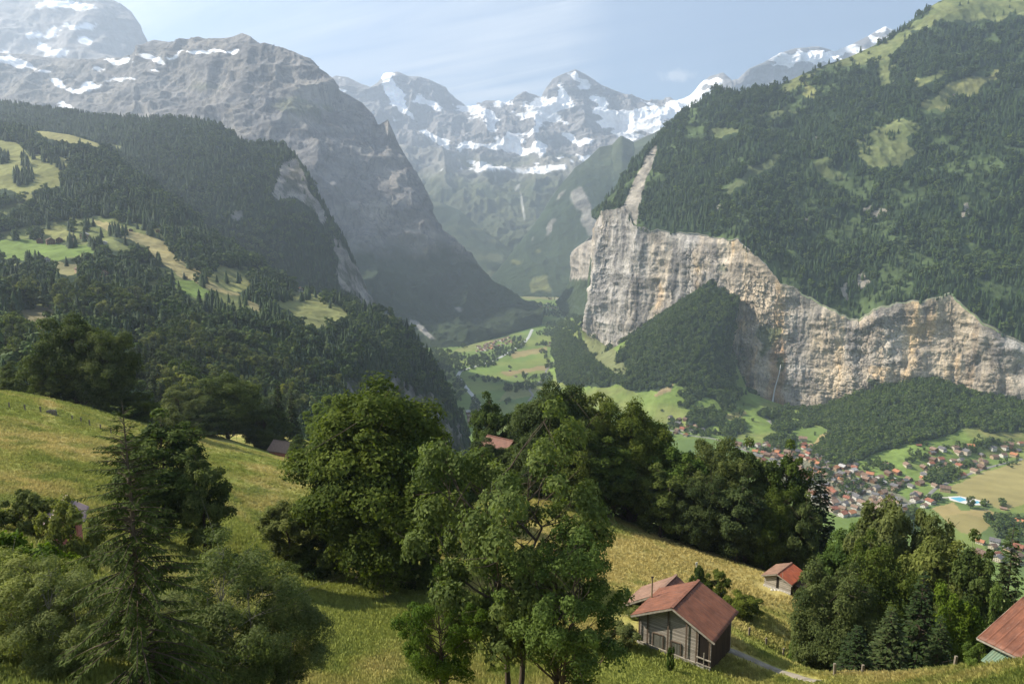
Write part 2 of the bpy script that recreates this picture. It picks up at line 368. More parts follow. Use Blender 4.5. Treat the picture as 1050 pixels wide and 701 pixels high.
rk = ell(xj, yj, 602, 220, 7, 26, -15)+.8*ell(xj, yj, 592, 205, 8, 10)+.7*ell(xj, yj, 566, 232, 4, 14, 25)+.6*ell(xj, yj, 575, 200, 3, 10, 35)+.5*ell(xj, yj, 545, 245, 3, 9, 30)
rk = np.clip((rk+.3*fbm(GG/90., 4, 5)-.35)*4, 0, 1); col = blend(col, rk*.8, (.27, .26, .24))
gm = np.clip((ell(xj, yj, 546, 293, 8, 6, -40)+ell(xj, yj, 560, 292, 7, 8)+.8*ell(xj, yj, 530, 268, 7, 5)+.7*ell(xj, yj, 552, 260, 6, 6)-.45)*5, 0, 1)
col = blend(col, gm, (.13, .14, .06))
grid_mesh('hill', GG, col, rk*.8, M_FAR, label='dark wooded mountain spur in the middle distance above the valley end', cat='hill', kind='structure')
# ---- H: far pale cliff block
Hm = [[(640, 205, 4700), (587, 262, 4150), (589, 256, 4000), (597, 250, 3900), (606, 246, 3800), (617, 236, 3700), (650, 225, 3500)],
      [(640, 240, 4700), (586, 268, 4150), (588, 266, 4000), (597, 262, 3880), (606, 262, 3780), (617, 258, 3680), (650, 250, 3500)],
      [(640, 280, 4700), (587, 287, 4150), (590, 288, 4000), (597, 293, 3860), (606, 292, 3760), (617, 290, 3660), (650, 290, 3480)],
      [(640, 320, 4600), (570, 310, 4150), (575, 318, 3950), (585, 325, 3780), (600, 330, 3600), (617, 335, 3500), (650, 340, 3300)]]
GH = patch(Hm, 140, 110, 26, 90, .5, 61, 700, 2, matched=True, crest_amp=.4)
x, y = proj(GH); rk = np.clip((288-y-3*fbm(GH/40., 3, 2))/3, 0, 1)*np.clip((x-580)/4, 0, 1)*(GH[..., 2] < 400)
col = blend(np.broadcast_to((.04, .058, .028), GH.shape).copy(), rk, (.36, .33, .29))
grid_mesh('cliff', GH, col, rk*.8, M_CLIFF, label='small pale cliff block far up the valley beyond the great rock wall', cat='cliff', kind='structure')
# ---- B: big grey rock mountain on the left
crB = [(-200, 62, 5600), (0, 55, 5500), (50, 60, 5400), (100, 62, 5300), (138, 60, 5100), (146, 50, 5000), (158, 42, 4900), (175, 44, 4850), (195, 40, 4800), (215, 41, 4700), (235, 39, 4600), (248, 34, 4550), (256, 37, 4500), (266, 46, 4500), (282, 52, 4500), (300, 56, 4450), (315, 61, 4400), (325, 70, 4400), (336, 77, 4350), (345, 92, 4300), (362, 101, 4250), (372, 106, 4250), (384, 118, 4200), (388, 128, 4200), (398, 122, 4150), (404, 136, 4150), (410, 150, 4150), (420, 168, 4100), (430, 190, 4080), (440, 212, 4050), (452, 232, 4020), (470, 256, 3980), (490, 277, 3950), (515, 299, 3900), (540, 318, 3870), (556, 327, 3850)]
rowsB = [crB,
         [(-200, 85, 5200), (0, 80, 5100), (100, 84, 4900), (150, 75, 4700), (200, 62, 4600), (250, 62, 4350), (300, 82, 4250), (340, 110, 4150), (380, 150, 4020), (420, 210, 3920), (460, 268, 3800), (510, 308, 3800), (556, 329, 3800)],
         [(-200, 115, 4700), (0, 112, 4600), (100, 115, 4400), (200, 112, 4200), (250, 115, 4000), (300, 140, 3900), (340, 175, 3820), (380, 225, 3750), (420, 275, 3650), (460, 310, 3600), (510, 322, 3650), (556, 331, 3750)],
         [(-200, 200, 3800), (0, 190, 3800), (200, 190, 3500), (300, 230, 3400), (340, 260, 3350), (380, 305, 3300), (420, 330, 3250), (460, 342, 3200), (510, 336, 3400), (556, 334, 3680)],
         [(-200, 330, 3100), (0, 330, 3100), (200, 330, 3100), (300, 340, 3000), (380, 362, 2900), (430, 366, 2850), (475, 358, 3000), (515, 344, 3250), (556, 337, 3600)]]
GB = patch(rowsB, 760, 460, 150, 520, .65, 71, 900, 8, crest_amp=.12, base_amp=.15)
x, y = proj(GB); xj, yj = jitter(x, y, 6, 12)
col = np.broadcast_to((.175, .170, .168), GB.shape).copy()
col = blend(col, np.clip(fbm(GB/160., 4, 13)*2.2, 0, 1), (.235, .22, .20))
gr = np.clip((ell(xj, yj, 300, 108, 22, 10)+.6*ell(xj, yj, 330, 120, 16, 16)+.5*ell(xj, yj, 210, 90, 30, 8)-.3)*2.5, 0, .65)*(fbm(GB/120., 3, 2) > -.25)
col = blend(col, gr, (.105, .12, .06))
fr = np.clip((y-(235+.12*np.abs(x-400))+26*fbm(GB/200., 4, 3))/26, 0, 1)*np.clip((x-300)/60, 0, 1)
col = blend(col, fr, (.035, .05, .026))
rk2 = np.clip((ell(xj, yj, 435, 340, 16, 5, 30)+.8*ell(xj, yj, 470, 318, 6, 5)+.6*ell(xj, yj, 420, 330, 8, 5)-.5)*4, 0, 1)
col = blend(col, rk2, (.27, .26, .24))
s = 0
for e in [(5, 60, 18, 5, 10), (22, 65, 16, 4, 15), (45, 73, 8, 3), (60, 84, 10, 3.5, 12), (78, 92, 14, 3, 8), (92, 90, 8, 3), (70, 109, 8, 5, 20), (118, 62, 14, 3, 12), (100, 70, 10, 3, -5), (128, 65, 10, 2.5, -20), (150, 60, 8, 3), (162, 62, 9, 3, 20), (178, 56, 9, 2.5, -20), (200, 54, 12, 2.5, -5), (222, 53, 16, 2, 3), (240, 52, 8, 2), (160, 72, 7, 2.5), (120, 80, 16, 2, -5), (60, 52, 8, 3), (95, 88, 8, 3)]:
    s = s+1.05*ell(xj, yj, *e)
s = np.clip((s+.3*fbm(GB/60., 4, 4)+.45*fbm(GB/np.array([70, 70, 20.]), 4, 44)-.52)*6, 0, 1); col = blend(col, s, SNOW)
grid_mesh('mountain', GB, col, (1-s)*(1-fr)*.75+rk2*.4*fr, M_FAR, label='grey rock mountain on the left falling steeply into the valley', cat='mountain', kind='structure')
# ---- C: upper wooded hill, left
crC = [(-200, 92, 2700), (0, 104, 2600), (50, 111, 2550), (100, 119, 2500), (150, 120, 2450), (200, 121, 2400), (225, 127, 2350), (240, 137, 2320), (252, 146, 2300), (275, 144, 2280), (292, 147, 2250), (304, 158, 2220), (315, 174, 2180), (324, 195, 2150), (335, 215, 2120), (347, 236, 2090), (360, 262, 2060), (376, 296, 2030), (386, 314, 2010), (410, 370, 2000), (430, 440, 1990)]
rowsC = [crC,
         [(-200, 130, 2300), (0, 135, 2200), (100, 148, 2150), (200, 150, 2130), (250, 165, 2100), (290, 185, 2080), (320, 225, 2040), (345, 265, 2000), (370, 305, 1980), (400, 370, 1950), (430, 450, 1950)],
         [(-200, 190, 1900), (0, 190, 1850), (100, 200, 1850), (200, 215, 1850), (250, 230, 1850), (290, 250, 1860), (330, 280, 1880), (370, 320, 1900), (400, 390, 1900), (430, 470, 1900)],
         [(-200, 260, 1650), (0, 260, 1600), (100, 270, 1600), (200, 290, 1650), (270, 310, 1700), (340, 350, 1750), (400, 420, 1820), (430, 490, 1850)]]
GC = patch(rowsC, 420, 260, 38, 230, .3, 81, 500, 8, crest_amp=.2)
x, y = proj(GC); xj, yj = jitter(x, y, 5, 14)
rk = np.maximum(inpoly(xj, yj, [(292, 166), (303, 163), (314, 185), (324, 205), (336, 222), (332, 232), (318, 215), (302, 202), (287, 205), (277, 198), (287, 180)]),
                inpoly(xj, yj, [(341, 238), (350, 245), (358, 262), (372, 283), (388, 312), (376, 312), (362, 300), (350, 296), (345, 270)])).astype(float)
rk = np.maximum(rk, (ell(xj, yj, 245, 222, 8, 9, 35) > .6)*.7)
md = (inpoly(xj, yj, [(255, 262), (268, 266), (280, 278), (288, 290), (278, 287), (265, 273)]) | inpoly(x, y, [(112, 148), (125, 150), (122, 153), (113, 151)])).astype(float)
col = blend(blend(np.broadcast_to(FORESTG, GC.shape).copy(), rk, (.28, .265, .245)), md, (.17, .18, .075)); col = blend(col, rk*np.clip(fbm(GC/np.array([30., 30., 60.]), 4, 36)*4, 0, .85), (.10, .105, .08))
grid_mesh('hill', GC, col, rk*.9, M_MID, label='upper conifer-covered hill on the left with rocky scars on its right end', cat='hill', kind='structure')
nbC = GC.shape[0]-260
dn = (1-np.maximum(rk*.93, md)); dn[:nbC] = 0; dn[:, :30] = 0
scatter(GC, dn*(y < 330), 8.2, 'c', 9, 18, 5, .16, clear=[[(292, 166), (303, 163), (314, 185), (324, 205), (336, 222), (332, 232), (318, 215), (302, 202), (287, 205), (277, 198), (287, 180)], [(341, 238), (350, 245), (358, 262), (372, 283), (388, 312), (376, 312), (362, 300), (350, 296), (345, 270)]], clear_keep=.28)
# ---- D: nearer wooded hill with the meadow terrace
crD = [(-200, 118, 1950), (0, 130, 1850), (30, 134, 1820), (50, 135, 1780), (70, 138, 1750), (100, 147, 1700), (130, 172, 1640), (160, 196, 1580), (190, 216, 1530), (230, 250, 1460), (255, 264, 1420), (280, 284, 1380), (305, 298, 1330), (325, 302, 1310), (345, 309, 1290), (370, 318, 1270), (390, 322, 1260), (402, 324, 1250), (412, 333, 1245), (425, 345, 1240), (438, 362, 1235), (450, 382, 1230), (460, 400, 1225), (470, 424, 1220), (480, 446, 1215), (492, 470, 1215), (510, 540, 1215)]
rowsD = [crD,
         [(-200, 180, 1550), (0, 178, 1500), (60, 185, 1480), (120, 200, 1430), (180, 235, 1330), (240, 272, 1290), (300, 308, 1230), (350, 322, 1200), (400, 342, 1190), (440, 385, 1180), (470, 440, 1180), (490, 490, 1190), (505, 550, 1190)],
         [(-200, 240, 1250), (0, 240, 1200), (60, 243, 1190), (120, 248, 1160), (180, 280, 1080), (240, 305, 1060), (300, 325, 1040), (350, 340, 1040), (400, 362, 1060), (440, 410, 1100), (465, 455, 1130), (485, 500, 1150), (500, 560, 1150)],
         [(-200, 275, 960), (0, 277, 950), (100, 280, 930), (200, 318, 860), (300, 352, 850), (350, 372, 880), (400, 402, 950), (440, 445, 1040), (465, 490, 1090), (500, 580, 1100)],
         [(-200, 340, 560), (0, 335, 560), (100, 345, 570), (200, 378, 600), (300, 405, 650), (350, 425, 700), (400, 450, 830), (440, 490, 960), (470, 530, 1010), (500, 590, 1050)],
         [(-200, 445, 300), (0, 432, 290), (100, 446, 290), (200, 452, 330), (300, 466, 420), (350, 490, 560), (400, 520, 730), (450, 570, 900), (500, 620, 980)]]
GD = patch(rowsD, 620, 520, 14, 110, .2, 91, 250, 8, crest_amp=.15)
x, y = proj(GD); xj, yj = jitter(x, y, 2.5, 8); xs, ys = jitter(x, y, 7, 18)
mdD = [([(0, 143), (17, 146), (30, 158), (50, 160), (72, 163), (72, 172), (60, 178), (62, 190), (33, 196), (33, 205), (27, 208), (15, 196), (8, 195), (-60, 185), (-60, 140)], OLIVE),
       ([(30, 131), (45, 132), (70, 136), (100, 145), (104, 152), (85, 148), (50, 143)], (.24, .23, .10)),
       ([(-80, 247), (45, 246), (60, 251), (90, 250), (102, 258), (80, 262), (60, 267), (40, 269), (20, 267), (-80, 262)], GREEN),
       ([(40, 230), (60, 231), (72, 238), (82, 243), (60, 249), (45, 247)], OLIVE),
       ([(72, 235), (90, 239), (115, 246), (135, 254), (140, 259), (112, 255), (92, 250), (80, 244)], (.17, .19, .07)),
       ([(95, 225), (115, 229), (135, 236), (155, 241), (170, 249), (176, 260), (190, 269), (210, 283), (230, 293), (247, 301), (238, 304), (215, 298), (190, 287), (172, 274), (160, 264), (148, 252), (120, 241), (100, 231)], (.30, .26, .12)),
       ([(176, 286), (200, 289), (217, 300), (205, 308), (190, 301), (178, 293)], GREEN),
       ([(225, 270), (240, 277), (257, 285), (256, 296), (240, 300), (225, 296), (213, 288)], OLIVE),
       ([(295, 299), (310, 299), (328, 304), (335, 310), (350, 316), (362, 326), (340, 331), (325, 337), (311, 335), (307, 325), (293, 318), (281, 312), (284, 307), (300, 308)], (.19, .20, .075)),
       ([(250, 304), (265, 311), (272, 321), (260, 318)], (.26, .23, .11)),
       ([(60, 268), (80, 271), (88, 278), (70, 283), (52, 277)], (.18, .17, .08)),
       ([(36, 313), (62, 318), (57, 327), (45, 338), (18, 332), (20, 320)], (.17, .15, .08)),
       ([(132, 326), (160, 331), (176, 338), (160, 338)], OLIVE), ([(100, 282), (118, 287), (112, 290), (98, 287)], OLIVE)]
col = np.broadcast_to(FORESTG, GD.shape).copy(); mead = np.zeros(x.shape)
for pts, c in mdD:
    m = inpoly(xj, yj, pts).astype(float); mead = np.maximum(mead, m); col = blend(col, m, c)
rk = inpoly(xs, ys, [(340, 388), (380, 393), (410, 388), (425, 398), (440, 405), (455, 418), (470, 436), (478, 455), (492, 520), (440, 520), (400, 450), (370, 425), (345, 412)]).astype(float)
opn_ = np.clip((fbm(GD/75., 4, 92)-.04)*6, 0, 1)*(GD[..., 1] > 500)*np.clip((345-y)/20, 0, 1)*np.clip((y-205)/10, 0, 1); col = blend(col, opn_*(1-mead), (.14, .16, .055))
rk *= (np.abs(GD[..., 1]-1150) < 400); col = blend(col, rk, (.18, .172, .165)); col = blend(col, rk*np.clip(fbm(GD/30., 4, 66)*4, 0, .9), (.04, .05, .025))
grid_mesh('hill', GD, col, rk, M_MID, label='wooded hillside with a terrace of meadows on the left of the valley', cat='hill', kind='structure')
nbD = GD.shape[0]-520
opn = np.clip((fbm(GD/75., 4, 92)-.04)*6, 0, 1)*(GD[..., 1] > 500)*np.clip((345-y)/20, 0, 1)*np.clip((y-205)/10, 0, 1)
dn = (1-np.maximum(mead*.93, rk*.72))*(1-.8*opn); dn[:nbD-4] = 0
scatter(GD, dn*(GD[..., 1] > 620), 8.6, 'c', 11, 24, 6, .30, clear=[q_[0] for q_ in mdD]+[[(350, 396), (380, 398), (410, 395), (425, 402), (440, 410), (455, 424), (466, 445), (440, 460), (400, 430), (370, 415)]])
D_near = scatter.__name__ and dn*(GD[..., 1] <= 760)*(GD[..., 1] > 300)
# ---- E: right mountain above the rock wall
crE = [(612, 222, 3100), (617, 213, 2680), (622, 205, 2700), (632, 197, 2750), (642, 188, 2800), (652, 172, 2850), (660, 158, 2900), (668, 147, 2950), (680, 136, 3000), (700, 117, 3000), (715, 106, 3000), (735, 93, 3000), (760, 94, 2980), (790, 90, 2950), (810, 82, 2950), (830, 73, 2950), (850, 65, 2980), (870, 59, 3000), (900, 46, 3020), (930, 27, 3050), (950, 11, 3050), (963, 3, 3050), (985, -5, 3050), (1020, -10, 3050), (1100, -20, 3000), (1260, -40, 2950)]
cliffT = [(612, 226, 2900), (617, 216, 2610), (628, 215, 2570), (640, 213, 2530), (650, 229, 2460), (665, 236, 2420), (690, 238, 2360), (715, 240, 2290), (740, 246, 2210), (756, 246, 2160), (770, 258, 2120), (785, 272, 2080), (800, 290, 2050), (815, 296, 2035), (830, 305, 2020), (850, 318, 1990), (868, 326, 1970), (880, 328, 1960), (895, 320, 1945), (920, 311, 1930), (950, 308, 1905), (975, 302, 1890), (988, 315, 1865), (1010, 334, 1830), (1050, 352, 1780), (1150, 380, 1700), (1260, 395, 1640)]
_kk = np.linspace(0, 1, 190)
_ca = resample_k(cliffT, _kk); _jt = fbm(np.stack([_kk*190/2.2, 0*_kk, 0*_kk], -1), 3, 4, .6)*3.2*np.clip(_kk/.1, 0, 1); _ca[:, 1] += _jt; cliffT = [tuple(v_) for v_ in _ca]
rowsE = [crE,
         [(612, 223, 3000), (625, 206, 2680), (660, 185, 2680), (700, 162, 2680), (760, 150, 2600), (830, 150, 2560), (900, 130, 2560), (960, 110, 2560), (1050, 105, 2500), (1260, 100, 2400)],
         [(612, 224, 2950), (630, 209, 2610), (665, 213, 2500), (700, 208, 2450), (760, 205, 2330), (830, 235, 2220), (900, 230, 2200), (960, 215, 2180), (1050, 235, 2050), (1260, 260, 1950)],
         cliffT]
GE = patch(rowsE, 720, 360, 62, 420, .6, 101, 500, 2, crest_amp=.2, base_amp=.12)
x, y = proj(GE); xj, yj = jitter(x, y, 9, 13)
mdE = [([(846, 67), (900, 47), (930, 28), (960, 4), (1070, -30), (1070, 14), (1010, 22), (985, 25), (960, 20), (940, 32), (910, 55), (914, 80), (902, 90), (898, 62), (870, 70)], (.155, .175, .07)),
       ([(795, 89), (830, 73), (850, 68), (828, 82), (805, 94)], (.15, .165, .065)), ([(822, 87), (836, 92), (832, 103), (820, 97)], OLIVE),
       ([(935, 80), (960, 74), (972, 80), (940, 87)], (.17, .18, .07)), ([(943, 106), (975, 85), (1000, 79), (1032, 76), (1012, 88), (1002, 95), (975, 99), (972, 108), (960, 116), (947, 116)], (.18, .185, .075)),
       ([(878, 147), (900, 132), (930, 121), (947, 130), (932, 145), (942, 155), (920, 172), (888, 172)], (.14, .16, .065)),
       ([(723, 129), (745, 129), (764, 138), (740, 143)], (.12, .14, .06)), ([(780, 120), (817, 111), (800, 126)], (.12, .14, .06)),
       ([(745, 190), (780, 165), (807, 154), (790, 172), (760, 190), (745, 202)], (.09, .11, .05)), ([(835, 170), (850, 165), (870, 180), (850, 186)], (.10, .12, .05))]
col = np.broadcast_to(FORESTG, GE.shape).copy(); mead = np.zeros(x.shape)
for pts, c in mdE:
    m = inpoly(xj, yj, pts).astype(float); mead = np.maximum(mead, m); col = blend(col, m, c)
strip = [(674, 146), (670, 165), (659, 196), (652, 232), (637, 214), (646, 196), (653, 180), (661, 162)]
rk = inpoly(x+.25*(xj-x), y+.25*(yj-y), strip).astype(float)
for e in [(905, 218, 9, 5), (825, 226, 7, 5), (790, 213, 5, 3), (838, 140, 6, 3), (890, 210, 4, 3), (885, 290, 6, 12), (868, 300, 4, 10), (990, 215, 4, 7), (735, 215, 3, 4)]:
    rk = np.maximum(rk, (ell(xj, yj, *e) > .55)*.9)
rk = np.maximum(rk, np.clip(1-(np.arange(GE.shape[0])[::-1])/3.0, 0, 1)[:, None])
col = blend(col, np.clip((fbm(GE/np.array([70., 70., 110.]), 4, 91)-.16)*6, 0, 1)*(1-mead), (.07, .10, .04))
col = blend(col, rk, (.33, .305, .26))
col = blend(col, mead*np.clip(fbm(GE/50., 4, 33)*2.5+.2, 0, .7), (.09, .115, .045)); col = blend(col, rk*np.clip(fbm(GE/np.array([22., 22., 50.]), 4, 35)*3.5, 0, .8), (.20, .185, .16))
grid_mesh('hill', GE, col, rk*.8, M_MID, label='steep conifer-covered mountainside with alpine pastures above the rock wall', cat='hill', kind='structure')
nbE = GE.shape[0]-360
opn = np.clip((fbm(GE/np.array([70., 70., 110.]), 4, 91)-.16)*6, 0, 1)
dn = 1-np.maximum(mead*.82, rk*.96); dn[:nbE] = 0; dn *= np.where(y < 60, .8, 1)*(1-.72*opn)
scatter(GE, dn, 9.6, 'c', 12, 26, 7, .22, clear=[q_[0] for q_ in mdE]+[strip], clear_keep=.12)
# ---- the rock wall
cb = [(612, 345, 2900), (598, 338, 2610), (612, 352, 2570), (628, 368, 2530), (645, 380, 2460), (665, 390, 2410), (690, 395, 2350), (715, 398, 2280), (738, 402, 2180), (748, 406, 2120), (758, 412, 2080), (770, 422, 2050), (790, 428, 2030), (808, 430, 2015), (825, 430, 2000), (850, 426, 1975), (866, 420, 1955), (880, 415, 1945), (895, 410, 1930), (920, 402, 1910), (950, 400, 1890), (975, 405, 1870), (990, 410, 1850), (1010, 415, 1820), (1050, 425, 1770), (1150, 440, 1690), (1260, 450, 1630)]
cb = [tuple(v_) for v_ in resample_k(cb, np.linspace(0, 1, 190))]
def midrow(t, pull):
    out = []
    for k, (a, b) in enumerate(zip(cliffT, cb)):
        out.append((a[0]*(1-t)+b[0]*t, a[1]*(1-t)+b[1]*t, (a[2]*(1-t)+b[2]*t)*(1+pull)))
    return out
m1 = midrow(.4, .004); m2 = midrow(.7, -.002)
GW = patch([cliffT, m1, m2, cb], 1100, 300, 17, 70, .55, 111, 0, 0, matched=True, crest_amp=.3, octv=7)
# buttresses and gullies: displacement with a long vertical wavelength
q = GW.copy(); q[..., 2] *= .16
nn = normals(GW); nn *= np.sign(-nn[..., 1].mean())
v = np.clip(np.arange(300)/300./.1, 0, 1)[:, None]
GW = GW+nn*(v*(26*fbm(q/190., 4, 7, .5)+6*fbm(GW/np.array([60., 60., 110.]), 4, 15, .5, True)+1.8*fbm(q/34., 4, 9, .55, True)+2.2*fbm(GW/np.array([45., 45., 30.])+.8*fbm(GW/120., 2, 6)[..., None], 5, 19, .55, True)))[..., None]
ql = GW.copy(); ql[..., :2] *= .3
GW = GW+nn*(v*2.6*fbm(ql/26.+.4*fbm(GW/60., 2, 5)[..., None], 3, 12, .5, True)*(fbm(GW/90., 2, 8) > -.15))[..., None]
x, y = proj(GW); xj, yj = jitter(x, y, 7, 16)
col = np.broadcast_to((.40, .385, .36), GW.shape).copy()
warm = np.clip(.2+1.2*fbm(q/160., 4, 21)+.9*fbm(GW/90., 4, 22)+.55*np.clip((x-740)/40, 0, 1), 0, 1)
warm = warm*np.where((x > 866) & (x < 925) & (y < 375), .35, 1)
col = blend(col, warm, (.49, .42, .32))
och = np.clip((fbm(q/38., 4, 25)-.12)*5, 0, 1)*np.clip(warm*1.2, 0, 1); col = blend(col, och*.7, (.58, .42, .24))
red = np.clip((1.1*ell(xj, yj, 797, 385, 9, 40, 4)+.8*ell(xj, yj, 790, 415, 14, 12)+.5*ell(xj, yj, 652, 300, 5, 60)+.5*ell(xj, yj, 1030, 400, 10, 6)-.35)*2.5, 0, .8)
col = blend(col, red, (.42, .28, .17))
dark = np.clip((fbm(q/24., 4, 28)-.2)*4, 0, .6)+np.clip((fbm(GW/np.array([55., 55., 70.]), 5, 39)-.12)*3, 0, .45); col = blend(col, dark, (.17, .165, .16))
ver = np.clip((.9*ell(xj, yj, 788, 350, 8, 20, 25)+.8*ell(xj, yj, 783, 340, 14, 8)+.8*ell(xj, yj, 800, 376, 6, 12)+.9*ell(xj, yj, 700, 330, 9, 14)+.7*ell(xj, yj, 668, 320, 4, 14, 20)+.8*ell(xj, yj, 742, 275, 7, 6)+.5*ell(xj, yj, 610, 305, 4, 25)+.55*ell(xj, yj, 960, 315, 4, 18)+.9*ell(xj, yj, 896, 392, 10, 5)+.6*ell(xj, yj, 760, 362, 8, 16)+.4*fbm(ql/16., 4, 31)-.5)*5, 0, 1)
col = blend(col, ver*.85, (.07, .095, .035))
grid_mesh('cliff', GW, col, 1-ver*.8, M_CLIFF, label='long pale limestone rock wall lit by the sun on the right of the valley', cat='cliff', kind='structure')
scatter(GW, ver*(x < 760)*.6, 9, 'b', 6, 12, 17, .9)
nbW = np.zeros(x.shape); nbW[2:10] = 1
scatter(GW, nbW*(fbm(GW/40., 2, 3) > 0), 8, 'c', 12, 20, 18)
# waterfall
wp = []
for t in np.linspace(0, 1, 40):
    px = 800+(-11)*t**1.1+(.6*math.sin(t*9)); py = 372+t*48
    k = np.argmin((x-px)**2+(y-py)**2+(GW[..., 1] > 2300)*1e6); wp.append(GW.reshape(-1, 3)[k]+np.array([-1.0, -6.0, 0]))
wp = smooth_u(np.array(wp), 9); wv = []
for k, p_ in enumerate(wp):
    w = .8+2.0*k/40; wv += [p_+(-w, -1, 0), p_+(0, -2.5, 0), p_+(w, -1, 0), p_+(0, .5, 0)]
fq = [[4*k+j, 4*k+(j+1) % 4, 4*k+4+(j+1) % 4, 4*k+4+j] for k in range(39) for j in range(4)]
wfm, nt, b = newmat('falling_water'); b.inputs['Base Color'].default_value = (.62, .62, .62, 1)
link('waterfall', mesh_np('waterfall', np.array(wv), np.array(fq), wfm, smooth=True), label='thin white waterfall dropping down the rock wall', cat='waterfall')
# ---- F: wooded apron and sloping meadows under the wall
Tp = [(600, 325, 3300), (592, 335, 2900), (600, 339, 2620), (615, 350, 2530), (636, 363, 2430), (650, 352, 2370), (669, 333, 2320), (703, 308, 2268), (731, 290, 2188), (758, 309, 2112), (749, 360, 2068), (767, 402, 2020), (815, 421, 1985), (845, 419, 1955), (900, 399, 1905), (950, 390, 1875), (1000, 403, 1830), (1050, 414, 1755), (1150, 435, 1680), (1260, 440, 1620)]
Bt = [(583, 322), (572, 332), (566, 345), (566, 358), (564, 372), (562, 384), (566, 396), (590, 408), (625, 420), (665, 430), (705, 440), (750, 448), (800, 456), (845, 478), (885, 492), (930, 487), (980, 474), (1040, 462), (1150, 455), (1260, 450)]
r0 = [(a, b+14, d+260) for a, b, d in Tp]; r3 = [(a, b, fdist(a, b)-2) for a, b in Bt]
def mixr(t, k=0.0): return [(p[0]*(1-t)+q_[0]*t, p[1]*(1-t)+q_[1]*t, (p[2]*(1-t)+q_[2]*t)*(1+k)) for p, q_ in zip(Tp, r3)]
r4 = [(a, b+25, fdist(a, b+25)+0) for a, b in Bt]
GF_rows = [Tp, mixr(.5, -.01), r3]
GF = patch(GF_rows, 560, 240, 9, 90, .2, 121, 0, 3, matched=True, crest_amp=1, base_amp=.05)
top = GF[:1]+np.array([0, 220, -60.0]); GF = np.concatenate([top, GF, GF[-1:]+np.array([0, -60, -14.0])], 0)
x, y = proj(GF); xj, yj = jitter(x, y, 3, 10)
fw = [[(632, 364), (650, 347), (669, 325), (703, 299), (731, 280), (768, 300), (766, 330), (752, 362), (752, 395), (765, 404), (742, 421), (735, 411), (705, 402), (692, 392), (676, 400), (655, 402), (640, 398), (625, 390), (640, 378)],
      [(576, 342), (600, 352), (612, 372), (640, 378), (642, 392), (620, 396), (590, 398), (570, 392), (568, 370), (560, 350)],
      [(775, 424), (800, 420), (850, 410), (900, 387), (950, 376), (1000, 390), (1100, 408), (1100, 438), (1010, 444), (1000, 437), (960, 449), (930, 455), (900, 464), (868, 478), (845, 474), (830, 460), (856, 444), (835, 438), (800, 446), (788, 440), (796, 432)],
      [(705, 421), (745, 420), (742, 434), (720, 440), (704, 436)], [(738, 436), (762, 430), (763, 444), (745, 450), (738, 446)], [(782, 452), (812, 446), (815, 460), (790, 462)], [(700, 404), (712, 400), (722, 408), (706, 412)]]
fm = np.zeros(x.shape)
for p_ in fw: fm = np.maximum(fm, inpoly(xj, yj, p_).astype(float))
fm *= np.where(inpoly(xj, yj, [(600, 340), (628, 352), (640, 372), (645, 384), (625, 384), (602, 362)]), .12, 1)
fm = np.maximum(fm, (fbm(GF/45., 3, 77) > .33)*.8*(x < 760))
col = np.broadcast_to(GREEN, GF.shape).copy()
col = blend(col, np.clip(fbm(GF/120., 3, 9)*2, 0, .7), (.19, .20, .07))
col = blend(col, inpoly(xj, yj, [(600, 340), (628, 352), (640, 372), (645, 388), (620, 384), (600, 366)])*1.0, (.155, .17, .075))
for pts, c in [([(836, 455), (842, 444), (856, 440), (862, 450), (850, 462), (836, 462)], DRY), ([(670, 405), (682, 395), (690, 392), (688, 400), (672, 407)], (.24, .19, .11)), ([(740, 424), (762, 420), (765, 425), (748, 430)], (.27, .25, .10)), ([(1000, 440), (1050, 436), (1050, 447), (1010, 448)], (.22, .22, .08)), ([(785, 432), (796, 428), (794, 438)], (.30, .29, .25))]:
    col = blend(col, inpoly(xj, yj, pts)*1.0, c)
col = blend(col, fm, (.03, .045, .02))
grid_mesh('slope', GF, col, 0*fm, M_MID, label='meadow and woodland apron at the foot of the rock wall', cat='hillside', kind='structure')
scatter(GF, fm, 7.6, 'b', 10, 19, 8, .72)
